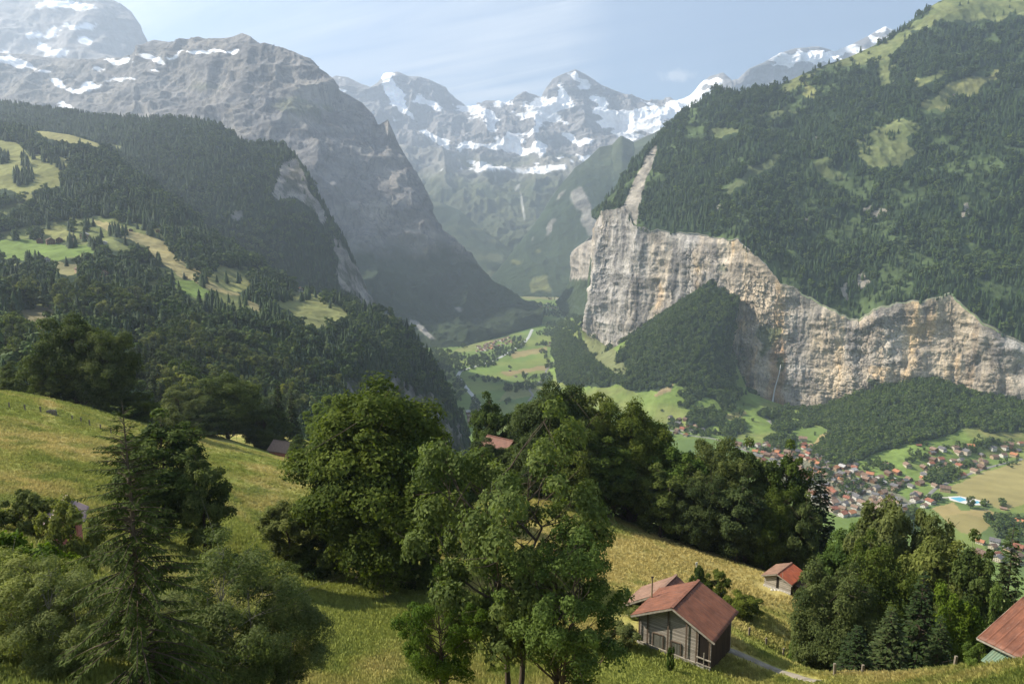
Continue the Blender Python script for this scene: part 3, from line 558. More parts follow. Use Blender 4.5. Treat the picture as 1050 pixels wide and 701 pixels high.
# ---- valley floor sheet
py_ = 298+(np.linspace(0, 1, 380)**1.15)*380; px_ = np.linspace(330, 1260, 760)
X, Y = np.meshgrid(px_, py_); GV = floor_pt(X, Y); GV = GV[::-1]
x, y = proj(GV); xj, yj = jitter(x, y, 1.6, 7)
col = np.broadcast_to((.135, .195, .052), GV.shape).copy()
cell = fbm(GV/140., 2, 55); col = blend(col, np.clip(cell*3, 0, .8), (.19, .225, .065))
cell = fbm(GV/np.array([160., 90., 100.]), 2, 59); col = blend(col, np.clip(cell*4-.8, 0, .8), (.11, .165, .055))
flds = [([(524, 361), (562, 355), (562, 360), (526, 367)], (.25, .21, .10)), ([(512, 382), (568, 373), (562, 379), (520, 385)], (.25, .20, .10)),
        ([(463, 360), (490, 349), (520, 346), (500, 352), (480, 360)], (.20, .22, .08)), ([(530, 303), (600, 303), (600, 308), (545, 307)], (.21, .20, .10)), ([(585, 308), (602, 306), (600, 313), (588, 312)], (.26, .22, .11)),
        ([(520, 400), (560, 398), (545, 405), (510, 412)], (.19, .20, .08)), ([(575, 400), (640, 385), (650, 392), (600, 405)], (.22, .21, .09)),
        ([(972, 500), (1000, 487), (1060, 469), (1060, 513), (1030, 524), (1010, 514), (985, 509)], (.27, .235, .10)),
        ([(955, 521), (978, 514), (986, 524), (1006, 521), (1031, 528), (1020, 536), (1004, 549), (985, 546), (965, 530)], (.31, .25, .11)),
        ([(968, 530), (985, 526), (1022, 533), (1004, 549), (985, 546)], (.25, .215, .09)),
        ([(835, 455), (842, 445), (857, 440), (860, 452), (848, 463)], DRY),
        ([(795, 470), (815, 458), (900, 492), (935, 515), (930, 530), (860, 530), (800, 500)], (.16, .16, .11)),
        ([(1060, 525), (1030, 526), (1000, 552), (1060, 600)], (.10, .145, .05))]
for pts, c in flds: col = blend(col, inpoly(xj, yj, pts)*1.0, c)
stripe = .5+.5*np.sin((GV[..., 0]*.45+GV[..., 1]*.9)/7.0+2*fbm(GV/60., 2, 3)); col = col*(1+.12*(stripe-.5)*inpoly(x, y, flds[7][0]))[..., None]
grid_mesh('valley_floor', GV, col, 0*x, M_FLOOR, label='flat green valley floor with fields between the mountains', cat='valley floor', kind='structure')
# lowest sheet reaching under everything
gx, gy = np.meshgrid(np.linspace(-12000, 12000, 60), np.linspace(-1500, 12500, 40)); gz = -500+0*gx
grid_mesh('ground', np.stack([gx, gy, gz], -1)[::-1], np.broadcast_to((.08, .11, .05), gx.shape+(3,)), 0*gx, M_FLOOR, label='wide ground sheet under the whole landscape', cat='ground', kind='structure')
# ------------------------------------------------------------------ near meadow: thin-plate surface through control points
vis = [(0, 401, 150), (60, 413, 150), (110, 429, 150), (160, 446, 150), (230, 462, 155), (310, 478, 165),
       (0, 470, 95), (0, 530, 62), (0, 600, 42), (0, 700, 28), (100, 480, 100), (100, 560, 60), (100, 700, 30),
       (220, 500, 115), (220, 560, 82), (220, 640, 52), (200, 700, 38), (310, 530, 118), (310, 600, 80), (310, 700, 45),
       (400, 610, 80), (400, 700, 47), (520, 507, 150), (590, 517, 145), (650, 540, 140), (700, 557, 135), (760, 578, 130), (800, 594, 124), (835, 612, 119),
       (520, 600, 88), (520, 700, 50), (640, 600, 92), (640, 700, 52), (660, 659, 65), (733, 681, 62), (755, 655, 68),
       (700, 600, 101), (760, 620, 102), (788, 604, 114.5), (810, 609, 113), (820, 650, 92), (760, 697, 60), (840, 695, 66),
       (870, 691, 60), (950, 687, 54), (1050, 677, 46), (950, 700, 49), (1050, 701, 41), (1180, 670, 42),
       (930, 730, 82), (1010, 730, 75), (870, 720, 82), (860, 665, 104), (1060, 730, 68), (900, 650, 130), (1050, 650, 140),
       (590, 560, 220), (700, 600, 220), (800, 640, 220), (420, 505, 230), (320, 478, 230), (290, 467, 240), (260, 458, 250), (300, 448, 285), (220, 447, 240), (160, 452, 235), (100, 452, 235), (0, 445, 230)]
ctl = [P(*v) for v in vis]
ctl += [np.array(v, float) for v in [(-300, 450, -190), (-100, 450, -200), (100, 450, -230), (300, 450, -260), (0, 700, -420), (300, 700, -440), (-300, 700, -350), (600, 600, -440), (500, 300, -260), (300, 1000, -520), (-300, 1000, -520), (900, 900, -540),
        (-260, 150, -28), (-260, 60, -12), (-110, 30, -15), (-60, 8, -14), (60, 8, -19), (0, 8, -17), (80, 30, -26), (200, 100, -68), (260, 200, -110), (-250, 280, -75), (900, 400, -480), (-600, 600, -300), (-600, 200, -40), (0, 20, -19)]]
ctl = np.array(ctl); CX = ctl[:, :2]/100.; nC = len(ctl)
def _U(r2): return np.where(r2 > 1e-12, .5*r2*np.log(np.maximum(r2, 1e-12)), 0)
K_ = _U(((CX[:, None]-CX[None])**2).sum(-1))+np.eye(nC)*2e-4
Pm = np.concatenate([np.ones((nC, 1)), CX], 1)
A_ = np.zeros((nC+3, nC+3)); A_[:nC, :nC] = K_; A_[:nC, nC:] = Pm; A_[nC:, :nC] = Pm.T
sol = np.linalg.solve(A_, np.concatenate([ctl[:, 2], np.zeros(3)]))
def hz(x, y):
    x = np.asarray(x, float); y = np.asarray(y, float); q = np.stack([x.ravel(), y.ravel()], -1)/100.
    out = np.empty(len(q))
    for i in range(0, len(q), 40000):
        s_ = q[i:i+40000]; out[i:i+40000] = _U(((s_[:, None]-CX[None])**2).sum(-1))@sol[:nC]+sol[nC]+s_@sol[nC+1:]
    out = out.reshape(x.shape)
    dd = np.clip((np.hypot(x, y)-15)/60, 0, 1)
    p = np.stack([x, y, 0*x], -1)
    return np.maximum(out+dd*(.55*fbm(p/17., 3, 5)+.16*fbm(p/4., 3, 6)), -560)
def H(x, y): return float(hz(np.array([x]), np.array([y]))[0])
def hit(px, py, d0=18, d1=330):
    """first point of the meadow seen at a pixel"""
    d = np.geomspace(d0, d1, 500); p = P(np.full(500, px), np.full(500, py), d); h = hz(p[:, 0], p[:, 1]); k = np.argmax(h > p[:, 2])
    return Vector(p[k])
ry = np.geomspace(9, 1100, 560); rx = np.linspace(-1.5, 1.5, 640)
RX, RY = np.meshgrid(rx, ry); NX = RX*(RY+10); NZ = hz(NX, RY)
GN_ = np.stack([NX, RY, NZ], -1)[::-1]
x, y = proj(GN_); 
GR1 = (.225, .250, .055); GR2 = (.40, .335, .125); GR3 = (.15, .185, .045)
def meadow_col(p):
    x, y = proj(p)
    f = fbm(p*np.array([1, 1, 0])/16., 4, 41); f2 = fbm(p*np.array([1, 1, 0])/3.5, 3, 47)
    dry = .26+1.0*f+.7*f2
    dry += .85*np.exp(-(((x-690)/110)**2+((y-575)/42)**2))+.8*np.exp(-(((x-770)/60)**2+((y-610)/35)**2))+.4*np.exp(-(((x-610)/50)**2+((y-560)/40)**2))
    dry += .75*np.exp(-(((x-265)/40)**2+((y-505)/28)**2))+.25*np.exp(-(((x-60)/90)**2+((y-470)/26)**2))+.9*np.exp(-(((x-50)/7)**2+((y-414)/14)**2))
    dry -= .6*np.exp(-(((x-240)/60)**2+((y-470)/12)**2))+.8*np.exp(-(((x-670)/80)**2+((y-685)/28)**2))+.35*np.exp(-(((x-380)/90)**2+((y-650)/50)**2))
    dry += .75*np.exp(-(((x-940)/110)**2+((y-694)/10)**2))
    edge = np.abs(f2+.3*f) < .03
    dry = np.clip(dry, 0, 1)
    c = np.array(GR1)*(1-dry[..., None])+np.array(GR2)*dry[..., None]
    g = np.clip((-f2-.1)*2.2, 0, 1)*(1-dry*.6); c = c*(1-.6*g[..., None])+np.array(GR3)*.6*g[..., None]
    return c
col = meadow_col(GN_)
beyond = np.clip((GN_[..., 1]-285)/40, 0, 1); col = blend(col, beyond, FORESTG)
M_NEAR = terrain_mat('meadow_ground', .35, 1.8, .16, 1.2, .35)
grid_mesh('meadow', GN_, col, 0*x, M_NEAR, label='sloping hay meadow with dry golden patches across the foreground', cat='meadow', kind='structure')
# ---- grass: tufts scattered over the visible meadow (uncountable)
def points_obj(name, pts, attrs, protos, mat=None, **kw):
    me = bpy.data.meshes.new(name); me.vertices.add(len(pts)); me.vertices.foreach_set('co', np.asarray(pts, np.float32).ravel())
    for k, v in attrs.items():
        v = np.asarray(v)
        if v.ndim == 2: a = me.attributes.new(k, 'FLOAT_VECTOR', 'POINT'); a.data.foreach_set('vector', v.astype(np.float32).ravel())
        elif v.dtype.kind == 'i': a = me.attributes.new(k, 'INT', 'POINT'); a.data.foreach_set('value', v.astype(np.int32))
        else: a = me.attributes.new(k, 'FLOAT', 'POINT'); a.data.foreach_set('value', v.astype(np.float32))
    o = link(name, me, **kw)
    c = bpy.data.collections.new(name+'_kinds')
    for p_ in protos: c.objects.link(p_)
    ng = bpy.data.node_groups.new(name, 'GeometryNodeTree')
    ng.interface.new_socket('Geometry', in_out='INPUT', socket_type='NodeSocketGeometry'); ng.interface.new_socket('Geometry', in_out='OUTPUT', socket_type='NodeSocketGeometry')
    a = ng.nodes.new('NodeGroupInput'); b = ng.nodes.new('NodeGroupOutput'); ip = ng.nodes.new('GeometryNodeInstanceOnPoints'); ci = ng.nodes.new('GeometryNodeCollectionInfo')
    ci.inputs['Collection'].default_value = c; ci.inputs['Separate Children'].default_value = True; ci.inputs['Reset Children'].default_value = True
    ip.inputs['Pick Instance'].default_value = True
    def at(nm, ty):
        z = ng.nodes.new('GeometryNodeInputNamedAttribute'); z.data_type = ty; z.inputs[0].default_value = nm
        return next(s_ for s_ in z.outputs if s_.enabled and s_.name == 'Attribute')
    L = ng.links.new
    L(a.outputs[0], ip.inputs['Points']); L(ci.outputs[0], ip.inputs['Instance']); L(at('kindno', 'INT'), ip.inputs['Instance Index'])
    L(at('rot', 'FLOAT_VECTOR'), ip.inputs['Rotation']); L(at('scl', 'FLOAT_VECTOR'), ip.inputs['Scale']); L(ip.outputs[0], b.inputs[0])
    md_ = o.modifiers.new('scatter', 'NODES'); md_.node_group = ng
    return o
def tuft(seed, n_=16, hgt=.42, spread=.32):
    rg = np.random.default_rng(seed); V = []; F = []
    for k in range(n_):
        a = rg.random()*6.28; r = spread*math.sqrt(rg.random()); x0, y0 = r*math.cos(a), r*math.sin(a); w = .028+.02*rg.random(); h = hgt*(.5+.7*rg.random())
        b = rg.random()*6.28; l = h*.45*rg.random(); cx, cy_ = math.cos(b)*w, math.sin(b)*w; lx, ly = math.cos(a+1)*l, math.sin(a+1)*l
        i = len(V); V += [(x0-cx, y0-cy_, -.05), (x0+cx, y0+cy_, -.05), (x0+cx*.8+lx*.4, y0+cy_*.8+ly*.4, h*.6), (x0-cx*.8+lx*.4, y0-cy_*.8+ly*.4, h*.6), (x0+lx, y0+ly, h)]
        F += [(i, i+1, i+2, i+3), (i+3, i+2, i+4, i+4)]
    return np.array(V), [np.array([f for f in F if f[2] != f[3]]), np.array([f[:3] for f in F if f[2] == f[3]])]
mg, nt, b = newmat('meadow_grass'); nn_ = N(nt); ci_ = nn_.n('ShaderNodeAttribute', attribute_name='gcol', attribute_type='INSTANCER')
oi = nn_.n('ShaderNodeObjectInfo').outputs['Random']; v_ = nn_.ramp(oi, [(0, .95), (1, 1.3)])
gc = nn_.mix(1.0, ci_.outputs['Color'], v_, 'MULTIPLY'); nn_.l(gc, b.inputs['Base Color']); b.inputs['Roughness'].default_value = .7
tr = nn_.n('ShaderNodeBsdfTranslucent'); mx = nn_.n('ShaderNodeMixShader'); mx.inputs[0].default_value = .35
nn_.l(gc, tr.inputs[0]); nn_.l(b.outputs[0], mx.inputs[1]); nn_.l(tr.outputs[0], mx.inputs[2]); nn_.l(mx.outputs[0], nt.nodes['Material Output'].inputs[0])
tufts = []
for k in range(4):
    V, F = tuft(k); o = bpy.data.objects.new('grass_tuft', mesh_np('grass_tuft', V, F, mg)); tufts.append(o)
rg = np.random.default_rng(12)
nG = 185000; yy = np.exp(rg.uniform(math.log(24), math.log(185), nG)); xx = rg.uniform(-.8, 1.0, nG)*yy; zz_ = hz(xx, yy)
pt = np.stack([xx, yy, zz_], -1); px_, py2 = proj(pt)
keep = (px_ > -20) & (px_ < 1200) & (py2 < 720) & (py2 > 390); keep &= ~((px_ > 860) & (py2 < 672)); pt = pt[keep]
bsite = [(17.0, 65.5, 5.2), (44.0, 115, 4.0), (12.2, 71, 4.4)]
for bx_, by_, br in bsite: pt = pt[np.hypot(pt[:, 0]-bx_, pt[:, 1]-by_) > br*.72]
lane = np.array([hit(a, b_) for a, b_ in [(716, 652), (735, 662), (760, 671), (785, 682), (812, 692), (840, 699)]])
def lane_d(p):
    m_ = np.full(len(p), 1e9)
    for a, b_ in zip(lane[:-1, :2], lane[1:, :2]):
        ab = b_-a; t = np.clip(((p[:, :2]-a)@ab)/(ab@ab), 0, 1); m_ = np.minimum(m_, np.hypot(*(p[:, :2]-a-t[:, None]*ab).T))
    return m_
pt = pt[lane_d(pt) > 1.0]
gcol = meadow_col(pt)*1.12
s_ = rg.uniform(.5, 1.15, len(pt)); sc3 = np.stack([s_*1.5, s_*1.5, s_*(.68+.45*fbm(pt/9., 2, 8))], -1)
go = points_obj('grass', pt, {'kindno': rg.integers(0, 4, len(pt)), 'rot': np.stack([0*s_, 0*s_, rg.uniform(0, 6.28, len(pt))], -1), 'scl': sc3, 'gcol': gcol.astype(float)}, tufts,
                label='long green and golden hay grass covering the foreground meadow', cat='grass', kind='stuff')
# dirt lane right of the front barn: draped strip, two worn tracks
def ribbon(name, pts, width, zf, lift, mat, n_=60, **kw):
    p = np.array([[q[0], q[1]] for q in pts], float); k = np.linspace(0, len(p)-1, n_); c = np.stack([np.interp(k, range(len(p)), p[:, i]) for i in (0, 1)], -1); c = smooth_u(c, 3)
    t = np.gradient(c, axis=0); t /= np.linalg.norm(t, axis=1)[:, None]; nrm = np.stack([-t[:, 1], t[:, 0]], -1); V = []
    offs = np.linspace(-.5, .5, 7)
    for o_ in offs:
        q = c+nrm*o_*width; V.append(np.stack([q[:, 0], q[:, 1], zf(q[:, 0], q[:, 1])+lift*(1 if abs(o_) < .45 else .2)], -1))
    V = np.stack(V, 1); m_ = len(offs); i = np.arange(n_-1)[:, None]*m_; j = np.arange(m_-1)[None]
    F = np.stack([i+j, i+j+1, i+m_+j+1, i+m_+j], -1).reshape(-1, 4)
    return link(name, mesh_np(name, V.reshape(-1, 3), F, mat, smooth=True), **kw)
M_DIRT = simple('lane_gravel', (.25, .22, .17), .95, .3, 1.5)
ribbon('path', lane, 1.0, hz, .07, M_DIRT, label='narrow pale gravel lane leading away past the front barn', cat='path', kind='structure')
# ------------------------------------------------------------------ tree builders
def leaf_quads(C, Nrm, size, rg, aspect=.55):
    n_ = len(C); t = rg.normal(size=(n_, 3)); t -= (t*Nrm).sum(1)[:, None]*Nrm; t /= np.linalg.norm(t, axis=1)[:, None]+1e-9; b_ = np.cross(Nrm, t)
    s_ = size*rg.uniform(.6, 1.3, n_)[:, None]
    V = np.stack([C-t*s_*.55, C+b_*s_*aspect*.5, C+t*s_*.55+Nrm*s_*-.12, C-b_*s_*aspect*.5], 1)
    return V.reshape(-1, 3)
def broadleaf(name, h, w, seed, mleaf, mbark=BARK, npuff=70, nleaf=420, lsize=.34, low=.10, open_=0.0, trunk_r=None, stems=1, lop=0.12, asp=.6, point=0.0, limbs=26, ps=1.0):
    """returns (trunk mesh, crown mesh); crown of leaf faces gathered in sprays on limbs"""
    rg = np.random.default_rng(seed); trunk_r = trunk_r or h*.018
    base = h*low; ch = h-base; cz = base+ch*.52
    pf = []; tries = 0
    while len(pf) < npuff and tries < 6000:
        tries += 1
        d = rg.normal(size=3); d /= np.linalg.norm(d); r = rg.uniform(.35, 1)**.45
        q = d*r; lobe = 1+lop*1.6*float(vnoise(np.array([[d[0]*1.9+seed, d[1]*1.9, d[2]*1.9]]), seed)[0])
        zf = q[2]; wid = (1-point*max(zf, 0)**1.2)*(1 if zf > 0 else 1-.25*abs(zf)); c = np.array([q[0]*w/2*lobe*wid*.86, q[1]*w/2*lobe*wid*.86, cz+zf*ch*.46*lobe])
        pr = ps*w*rg.uniform(.075, .145)*(1-.35*point*max(zf, 0))
        if c[2] < base*.9: continue
        if open_ and rg.random() < open_*.5 and r < .75: continue
        if any(np.linalg.norm(c-o_)*1.55 < (pr+pr2)*.62 for o_, pr2 in pf): continue
        pf.append((c, pr))
    C = []; Nn = []; T = []
    for c, pr in pf:
        k = int(nleaf*(pr/(w*.11*ps))**2*(1-open_*.3)); u = rg.normal(size=(k, 3)); u /= np.linalg.norm(u, axis=1)[:, None]
        u[:, 2] = np.where(u[:, 2] < -.55, -u[:, 2]*.6, u[:, 2]); r_ = rg.uniform(.35, 1.0, (k, 1))**.5*(1+.35*vnoise(u*2.2+c, 3)[:, None])
        out = c-np.array([0, 0, cz]); out = out/(np.linalg.norm(out)+1e-6)
        pp = c+u*r_*pr*np.array([1.05, 1.05, .98])+out*.0
        nr = u*.85+out*.3+np.array([0, 0, .3])+rg.normal(size=(k, 3))*.42; nr /= np.linalg.norm(nr, axis=1)[:, None]
        C.append(pp); Nn.append(nr); T.append(np.clip(rg.normal(.42, .22, k)+.25*rg.normal()*1.0+.12, 0, 1))
    C = np.concatenate(C); Nn = np.concatenate(Nn); T = np.concatenate(T); V = leaf_quads(C, Nn, lsize, rg, asp)
    F = np.arange(len(V)).reshape(-1, 4)
    crown = mesh_np(name+'_crown', V, F, mleaf, {'tone': np.repeat(T, 4)})
    paths = []
    order = sorted(pf, key=lambda q: -np.linalg.norm(q[0]-np.array([0, 0, cz])))
    for s_ in range(stems):
        a = rg.random()*6.28; lean = (.0 if stems == 1 else .16*w); top = np.array([math.cos(a)*lean, math.sin(a)*lean, h*.86])
        t = np.linspace(0, 1, 9)[:, None]; st = np.array([math.cos(a)*trunk_r*1.2*(stems > 1), math.sin(a)*trunk_r*1.2*(stems > 1), -.8])
        pts = st*(1-t)+top*t+np.concatenate([np.zeros((1, 3)), rg.normal(size=(8, 3))*np.array([.02, .02, 0])*h*np.linspace(.3, 1, 8)[:, None]])
        paths.append((pts, trunk_r*np.linspace(1.15, .16, 9)/(stems**.4)))
    trunks = [p_[0] for p_ in paths]
    for c, pr in order[:limbs*2]:
        tk = trunks[rg.integers(0, stems)]; z0 = max(base*.7+.3, c[2]-rg.uniform(.18, .34)*h*(.5+np.hypot(c[0], c[1])/w)); z0 = min(z0, h*.78)
        s0 = np.array([np.interp(z0, tk[:, 2], tk[:, i]) for i in range(3)]); t = np.linspace(0, 1, 7)[:, None]
        mid = (s0+c)/2+np.array([0, 0, rg.uniform(-.02, .06)*h])+rg.normal(size=3)*.02*h
        pts = (1-t)**2*s0+2*t*(1-t)*mid+t*t*c; pts[1:-1] += rg.normal(size=(5, 3))*.008*h
        big = 1 if len(paths) < limbs else .5
        paths.append((pts, trunk_r*(.42*big)*(1-z0/h*.6)*np.linspace(1, .12, 7)))
        if len(paths) < limbs*1.6:
            for _ in range(2):
                e = c+rg.normal(size=3)*pr*1.2; m0 = pts[rg.integers(3, 6)]
                paths.append((np.array([m0, (m0+e)/2+rg.normal(size=3)*.1*pr, e]), trunk_r*np.array([.13, .08, .03])))
    V, F = tubes(paths, 6)
    return mesh_np(name+'_trunk', V, F, mbark, smooth=True), crown
def spruce(name, h, w, seed, mleaf, mbark=BARK, gap=.5, per=7, sprays=26, ssize=.42, low=.06, droop=.35, ragged=.25, width=.34, hang=.5, topthin=1.0, shape=.8, bare=.0):
    rg = np.random.default_rng(seed); paths = [(np.array([[0, 0, -.8], [0, 0, h*.3], [rg.normal()*.004*h, rg.normal()*.004*h, h*.7], [0, 0, h]]), h*.0135*np.array([1.1, .8, .4, .06]))]
    QV = []; T = []; z = h*low
    while z < h*.985:
        f = 1-(z-h*low)/(h*(1-low)); L0 = w/2*(f**shape)*topthin+.12
        for k in range(per if f > .12 else 4):
            if rg.random() < bare*f: continue
            a = rg.random()*6.283; L_ = L0*(1-ragged+ragged*1.7*rg.random()); z0 = z+rg.uniform(-.5, .5)*gap
            m_ = 6; t = np.linspace(0, 1, m_); dr = droop*(f+.15)
            up = .35*(1-f)+.06; zz = z0+L_*(up*t-dr*t*t*1.1+.22*t**3*dr)
            pts = np.stack([np.cos(a)*L_*t, np.sin(a)*L_*t, zz], -1)
            if L_ > .5: paths.append((pts, h*.0022*(.5+f)*np.linspace(1, .2, m_)))
            ns = max(4, int(sprays*(L_/(w/2))**1.1)); tt = rg.uniform(.12, 1.0, ns)**.8; c = np.stack([np.interp(tt, t, pts[:, i]) for i in range(3)], -1)
            side = rg.choice([-1, 1], ns); ang = a+side*rg.uniform(.5, 1.25, ns); ln = ssize*rg.uniform(.6, 1.4, ns)*(1.15-.5*tt)*(.45+.6*f**.5)
            dv = np.stack([np.cos(ang), np.sin(ang), -hang*rg.uniform(.3, 1.4, ns)*(f+.15)], -1); dv /= np.linalg.norm(dv, axis=1)[:, None]
            wd = np.cross(dv, np.array([0, 0, 1.0])+rg.normal(size=(ns, 3))*.5); wd /= np.linalg.norm(wd, axis=1)[:, None]; wd = wd*(ln*width*.5)[:, None]; e = c+dv*ln[:, None]
            QV.append(np.stack([c-wd*.4, c+dv*ln[:, None]*.55-wd, e, c+dv*ln[:, None]*.55+wd], 1).reshape(-1, 3)); T.append(np.clip(rg.normal(.3, .2, ns)+.35*tt, 0, 1))
        z += gap*(.55+.5*f)
    V = np.concatenate(QV); T = np.concatenate(T); crown = mesh_np(name+'_crown', V, np.arange(len(V)).reshape(-1, 4), mleaf, {'tone': np.repeat(T, 4)})
    tv, tf = tubes(paths, 5); return mesh_np(name+'_trunk', tv, tf, mbark, smooth=True), crown
def plant(name, kind, loc, s, rz, label, cat='tree', group=None, parts=('trunk', 'crown'), sxy=1.0, tilt=0.0):
    e = empty(name, loc, rz, label, cat, group); e.scale = (s*sxy, s*sxy, s)
    if tilt: e.rotation_euler = (tilt, 0, rz)
    for nm, me in zip(parts, kind): link(nm, me, e)
    return e
def plant_px(name, kind, kh, px, topy, d, label, kw_=None, group=None, cat='tree', sink=.3, rz=None, wpx=None, kww=None, parts=('trunk', 'crown')):
    """tree whose tip shows at (px,topy) d metres ahead, standing on the meadow"""
    tp = P(px, topy, d); z = H(tp[0], tp[1])-sink; h = tp[2]-z; s = h/kh; sxy = 1.0
    if wpx: sxy = (wpx/FPX*d*1.02)/(kww*s)
    return plant(name, kind, (tp[0], tp[1], z), s, rnd.random()*6.28 if rz is None else rz, label, cat, group, parts, sxy)
K_SYC = [broadleaf('sycamore%d' % k, 20, 16, 100+k, L_SYC, npuff=150, nleaf=520, lsize=.36, low=.03, ps=.9, limbs=34, stems=1+k % 2, lop=.22) for k in range(3)]
K_BROAD = [broadleaf('broadleaf%d' % k, 20, 13, 200+k, m_, npuff=110, nleaf=260, lsize=.50, low=.03, ps=.9, limbs=20, lop=.25) for k, m_ in enumerate((L_SYC, L_DARK, L_OLIVE, L_ASH))]
K_ASH = broadleaf('ash', 18, 15.5, 300, L_ASH, BARK, npuff=108, nleaf=450, lsize=.33, low=.18, open_=.65, ps=.66, limbs=46, stems=3, lop=.36, trunk_r=.36, asp=.55)
K_WILLOW = [broadleaf('willow%d' % k, 9, 8, 400+k, L_GREY, BARK_GREY, npuff=110, nleaf=420, lsize=.17, ps=.8, low=.05, open_=.3, limbs=30, stems=3, lop=.35, trunk_r=.10, asp=.4) for k in range(2)]
K_BUSH = [broadleaf('bush%d' % k, 4, 5, 500+k, m_, npuff=34, nleaf=260, lsize=.24, low=.0, limbs=10, stems=3, lop=.3, trunk_r=.06) for k, m_ in enumerate((L_SYC, L_BRIGHT, L_OLIVE, L_DARK))]
K_NEARSPR = spruce('near_spruce', 15.5, 8.6, 601, L_SPRF, gap=.44, per=9, sprays=170, ssize=.40, low=.03, droop=.5, ragged=.42, hang=1.0, width=.21, shape=.72, bare=.12)
K_SPR = [spruce('spruce%d' % k, 22, 7.5, 610+k, L_SPR, gap=.62, per=9, sprays=22, ssize=.95, low=.05, droop=.4, ragged=.28, width=.5) for k in range(3)]
# ------------------------------------------------------------------ foreground and middle trees
PT = plant_px
# left foreground
PT('leafy_bush', K_BUSH[3], 4, 425, 548, 84, 'dark bush added for tree shade in the gap between the domed sycamore and the ash', cat='bush', wpx=64, kww=5)  # bush added to darken the bright grass, standing in for the trees' shadow
PT('broadleaf_tree', K_BROAD[0], 20, 497, 458, 150, 'green tree just below the farmhouse roof in the centre', wpx=60, kww=13)
PT('broadleaf_tree', K_BROAD[1], 20, 532, 456, 150, 'dark tree just right below the farmhouse roof in the centre', wpx=44, kww=13)
PT('broadleaf_tree', K_BROAD[1], 20, 468, 470, 118, 'dark tree in the gap between the big domed sycamore and the centre ash', wpx=64, kww=13)
PT('broadleaf_tree', K_BROAD[1], 20, 452, 505, 105, 'low dark tree at the right foot of the big domed sycamore', wpx=50, kww=13)
PT('spruce_tree', K_NEARSPR, 15.5, 125, 411, 26, 'tall ragged spruce with drooping branches standing nearest the camera on the left', rz=.4, cat='spruce', wpx=185, kww=8.6)
WP = ('trunk', 'crown')
for (px, ty, d, k, lb) in [(12, 575, 31, 0, 'grey-green willowy tree filling the bottom left corner'), (58, 592, 30, 1, 'grey-green willowy tree directly left of the near spruce trunk'),
                           (172, 612, 34, 0, 'low grey-green willowy tree directly right of the near spruce trunk'), (235, 572, 33, 1, 'broad grey-green willowy tree right of the near spruce with drooping right side'),
                           (288, 600, 35, 0, 'outermost grey-green willowy tree leaning over the open meadow at bottom left')]:
    PT('willow_tree', K_WILLOW[k], 9, px, ty, d, lb, cat='willow', wpx={12: 150, 58: 120, 172: 130, 235: 150, 288: 110}[px], kww=8)
PT('leafy_bush', K_BUSH[1], 4, 38, 545, 38, 'bright broad-leaved bush in front of the pinkish shed', cat='bush', wpx=100, kww=5)
PT('leafy_bush', K_BUSH[2], 4, 66, 526, 46, 'leafy bush hiding the foot of the pinkish shed', cat='bush', wpx=60, kww=5)
PT('leafy_bush', K_BUSH[0], 4, 22, 503, 56, 'round green bush at the left edge of the meadow', cat='bush', wpx=62, kww=5)
PT('broadleaf_tree', K_BROAD[1], 20, 162, 437, 76, 'dark rounded tree behind the near spruce on the left meadow', wpx=110, kww=13)
PT('broadleaf_tree', K_BROAD[1], 20, 205, 470, 74, 'lower dark tree on the right flank of the rounded one behind the spruce', wpx=62, kww=13)
PT('leafy_bush', K_BUSH[3], 4, 233, 572, 72, 'dark bush in the shade right of the dark rounded tree', cat='bush', wpx=60, kww=5)
# large sycamore and companions
PT('sycamore_tree', K_SYC[0], 20, 384, 400, 84, 'big dense sycamore with a domed crown left of the picture centre', wpx=186, kww=16, rz=1.1, cat='sycamore')
PT('sycamore_tree', K_SYC[1], 20, 352, 452, 90, 'smaller sycamore crown merged into the left flank of the big domed one', wpx=84, kww=16, cat='sycamore')
PT('broadleaf_tree', K_BROAD[2], 20, 294, 512, 88, 'small olive-green tree left of the big domed sycamore', wpx=62, kww=13)
PT('leafy_bush', K_BUSH[3], 4, 322, 560, 86, 'dark bush at the foot of the big domed sycamore', cat='bush', wpx=60, kww=5)
PT('ash_tree', K_ASH, 18, 528, 452, 47, 'tall open-crowned ash with visible forked limbs in the centre foreground', wpx=200, kww=15.5, rz=2.2, cat='ash')
PT('ash_tree', K_ASH, 18, 575, 552, 43, 'lower ash right of the tall open-crowned one, leaning to the barn', wpx=160, kww=15.5, rz=.5, cat='ash')
PT('ash_tree', K_ASH, 18, 452, 606, 44, 'low ash bush under the left side of the tall centre ash', wpx=95, kww=15.5, rz=3.3, cat='ash')
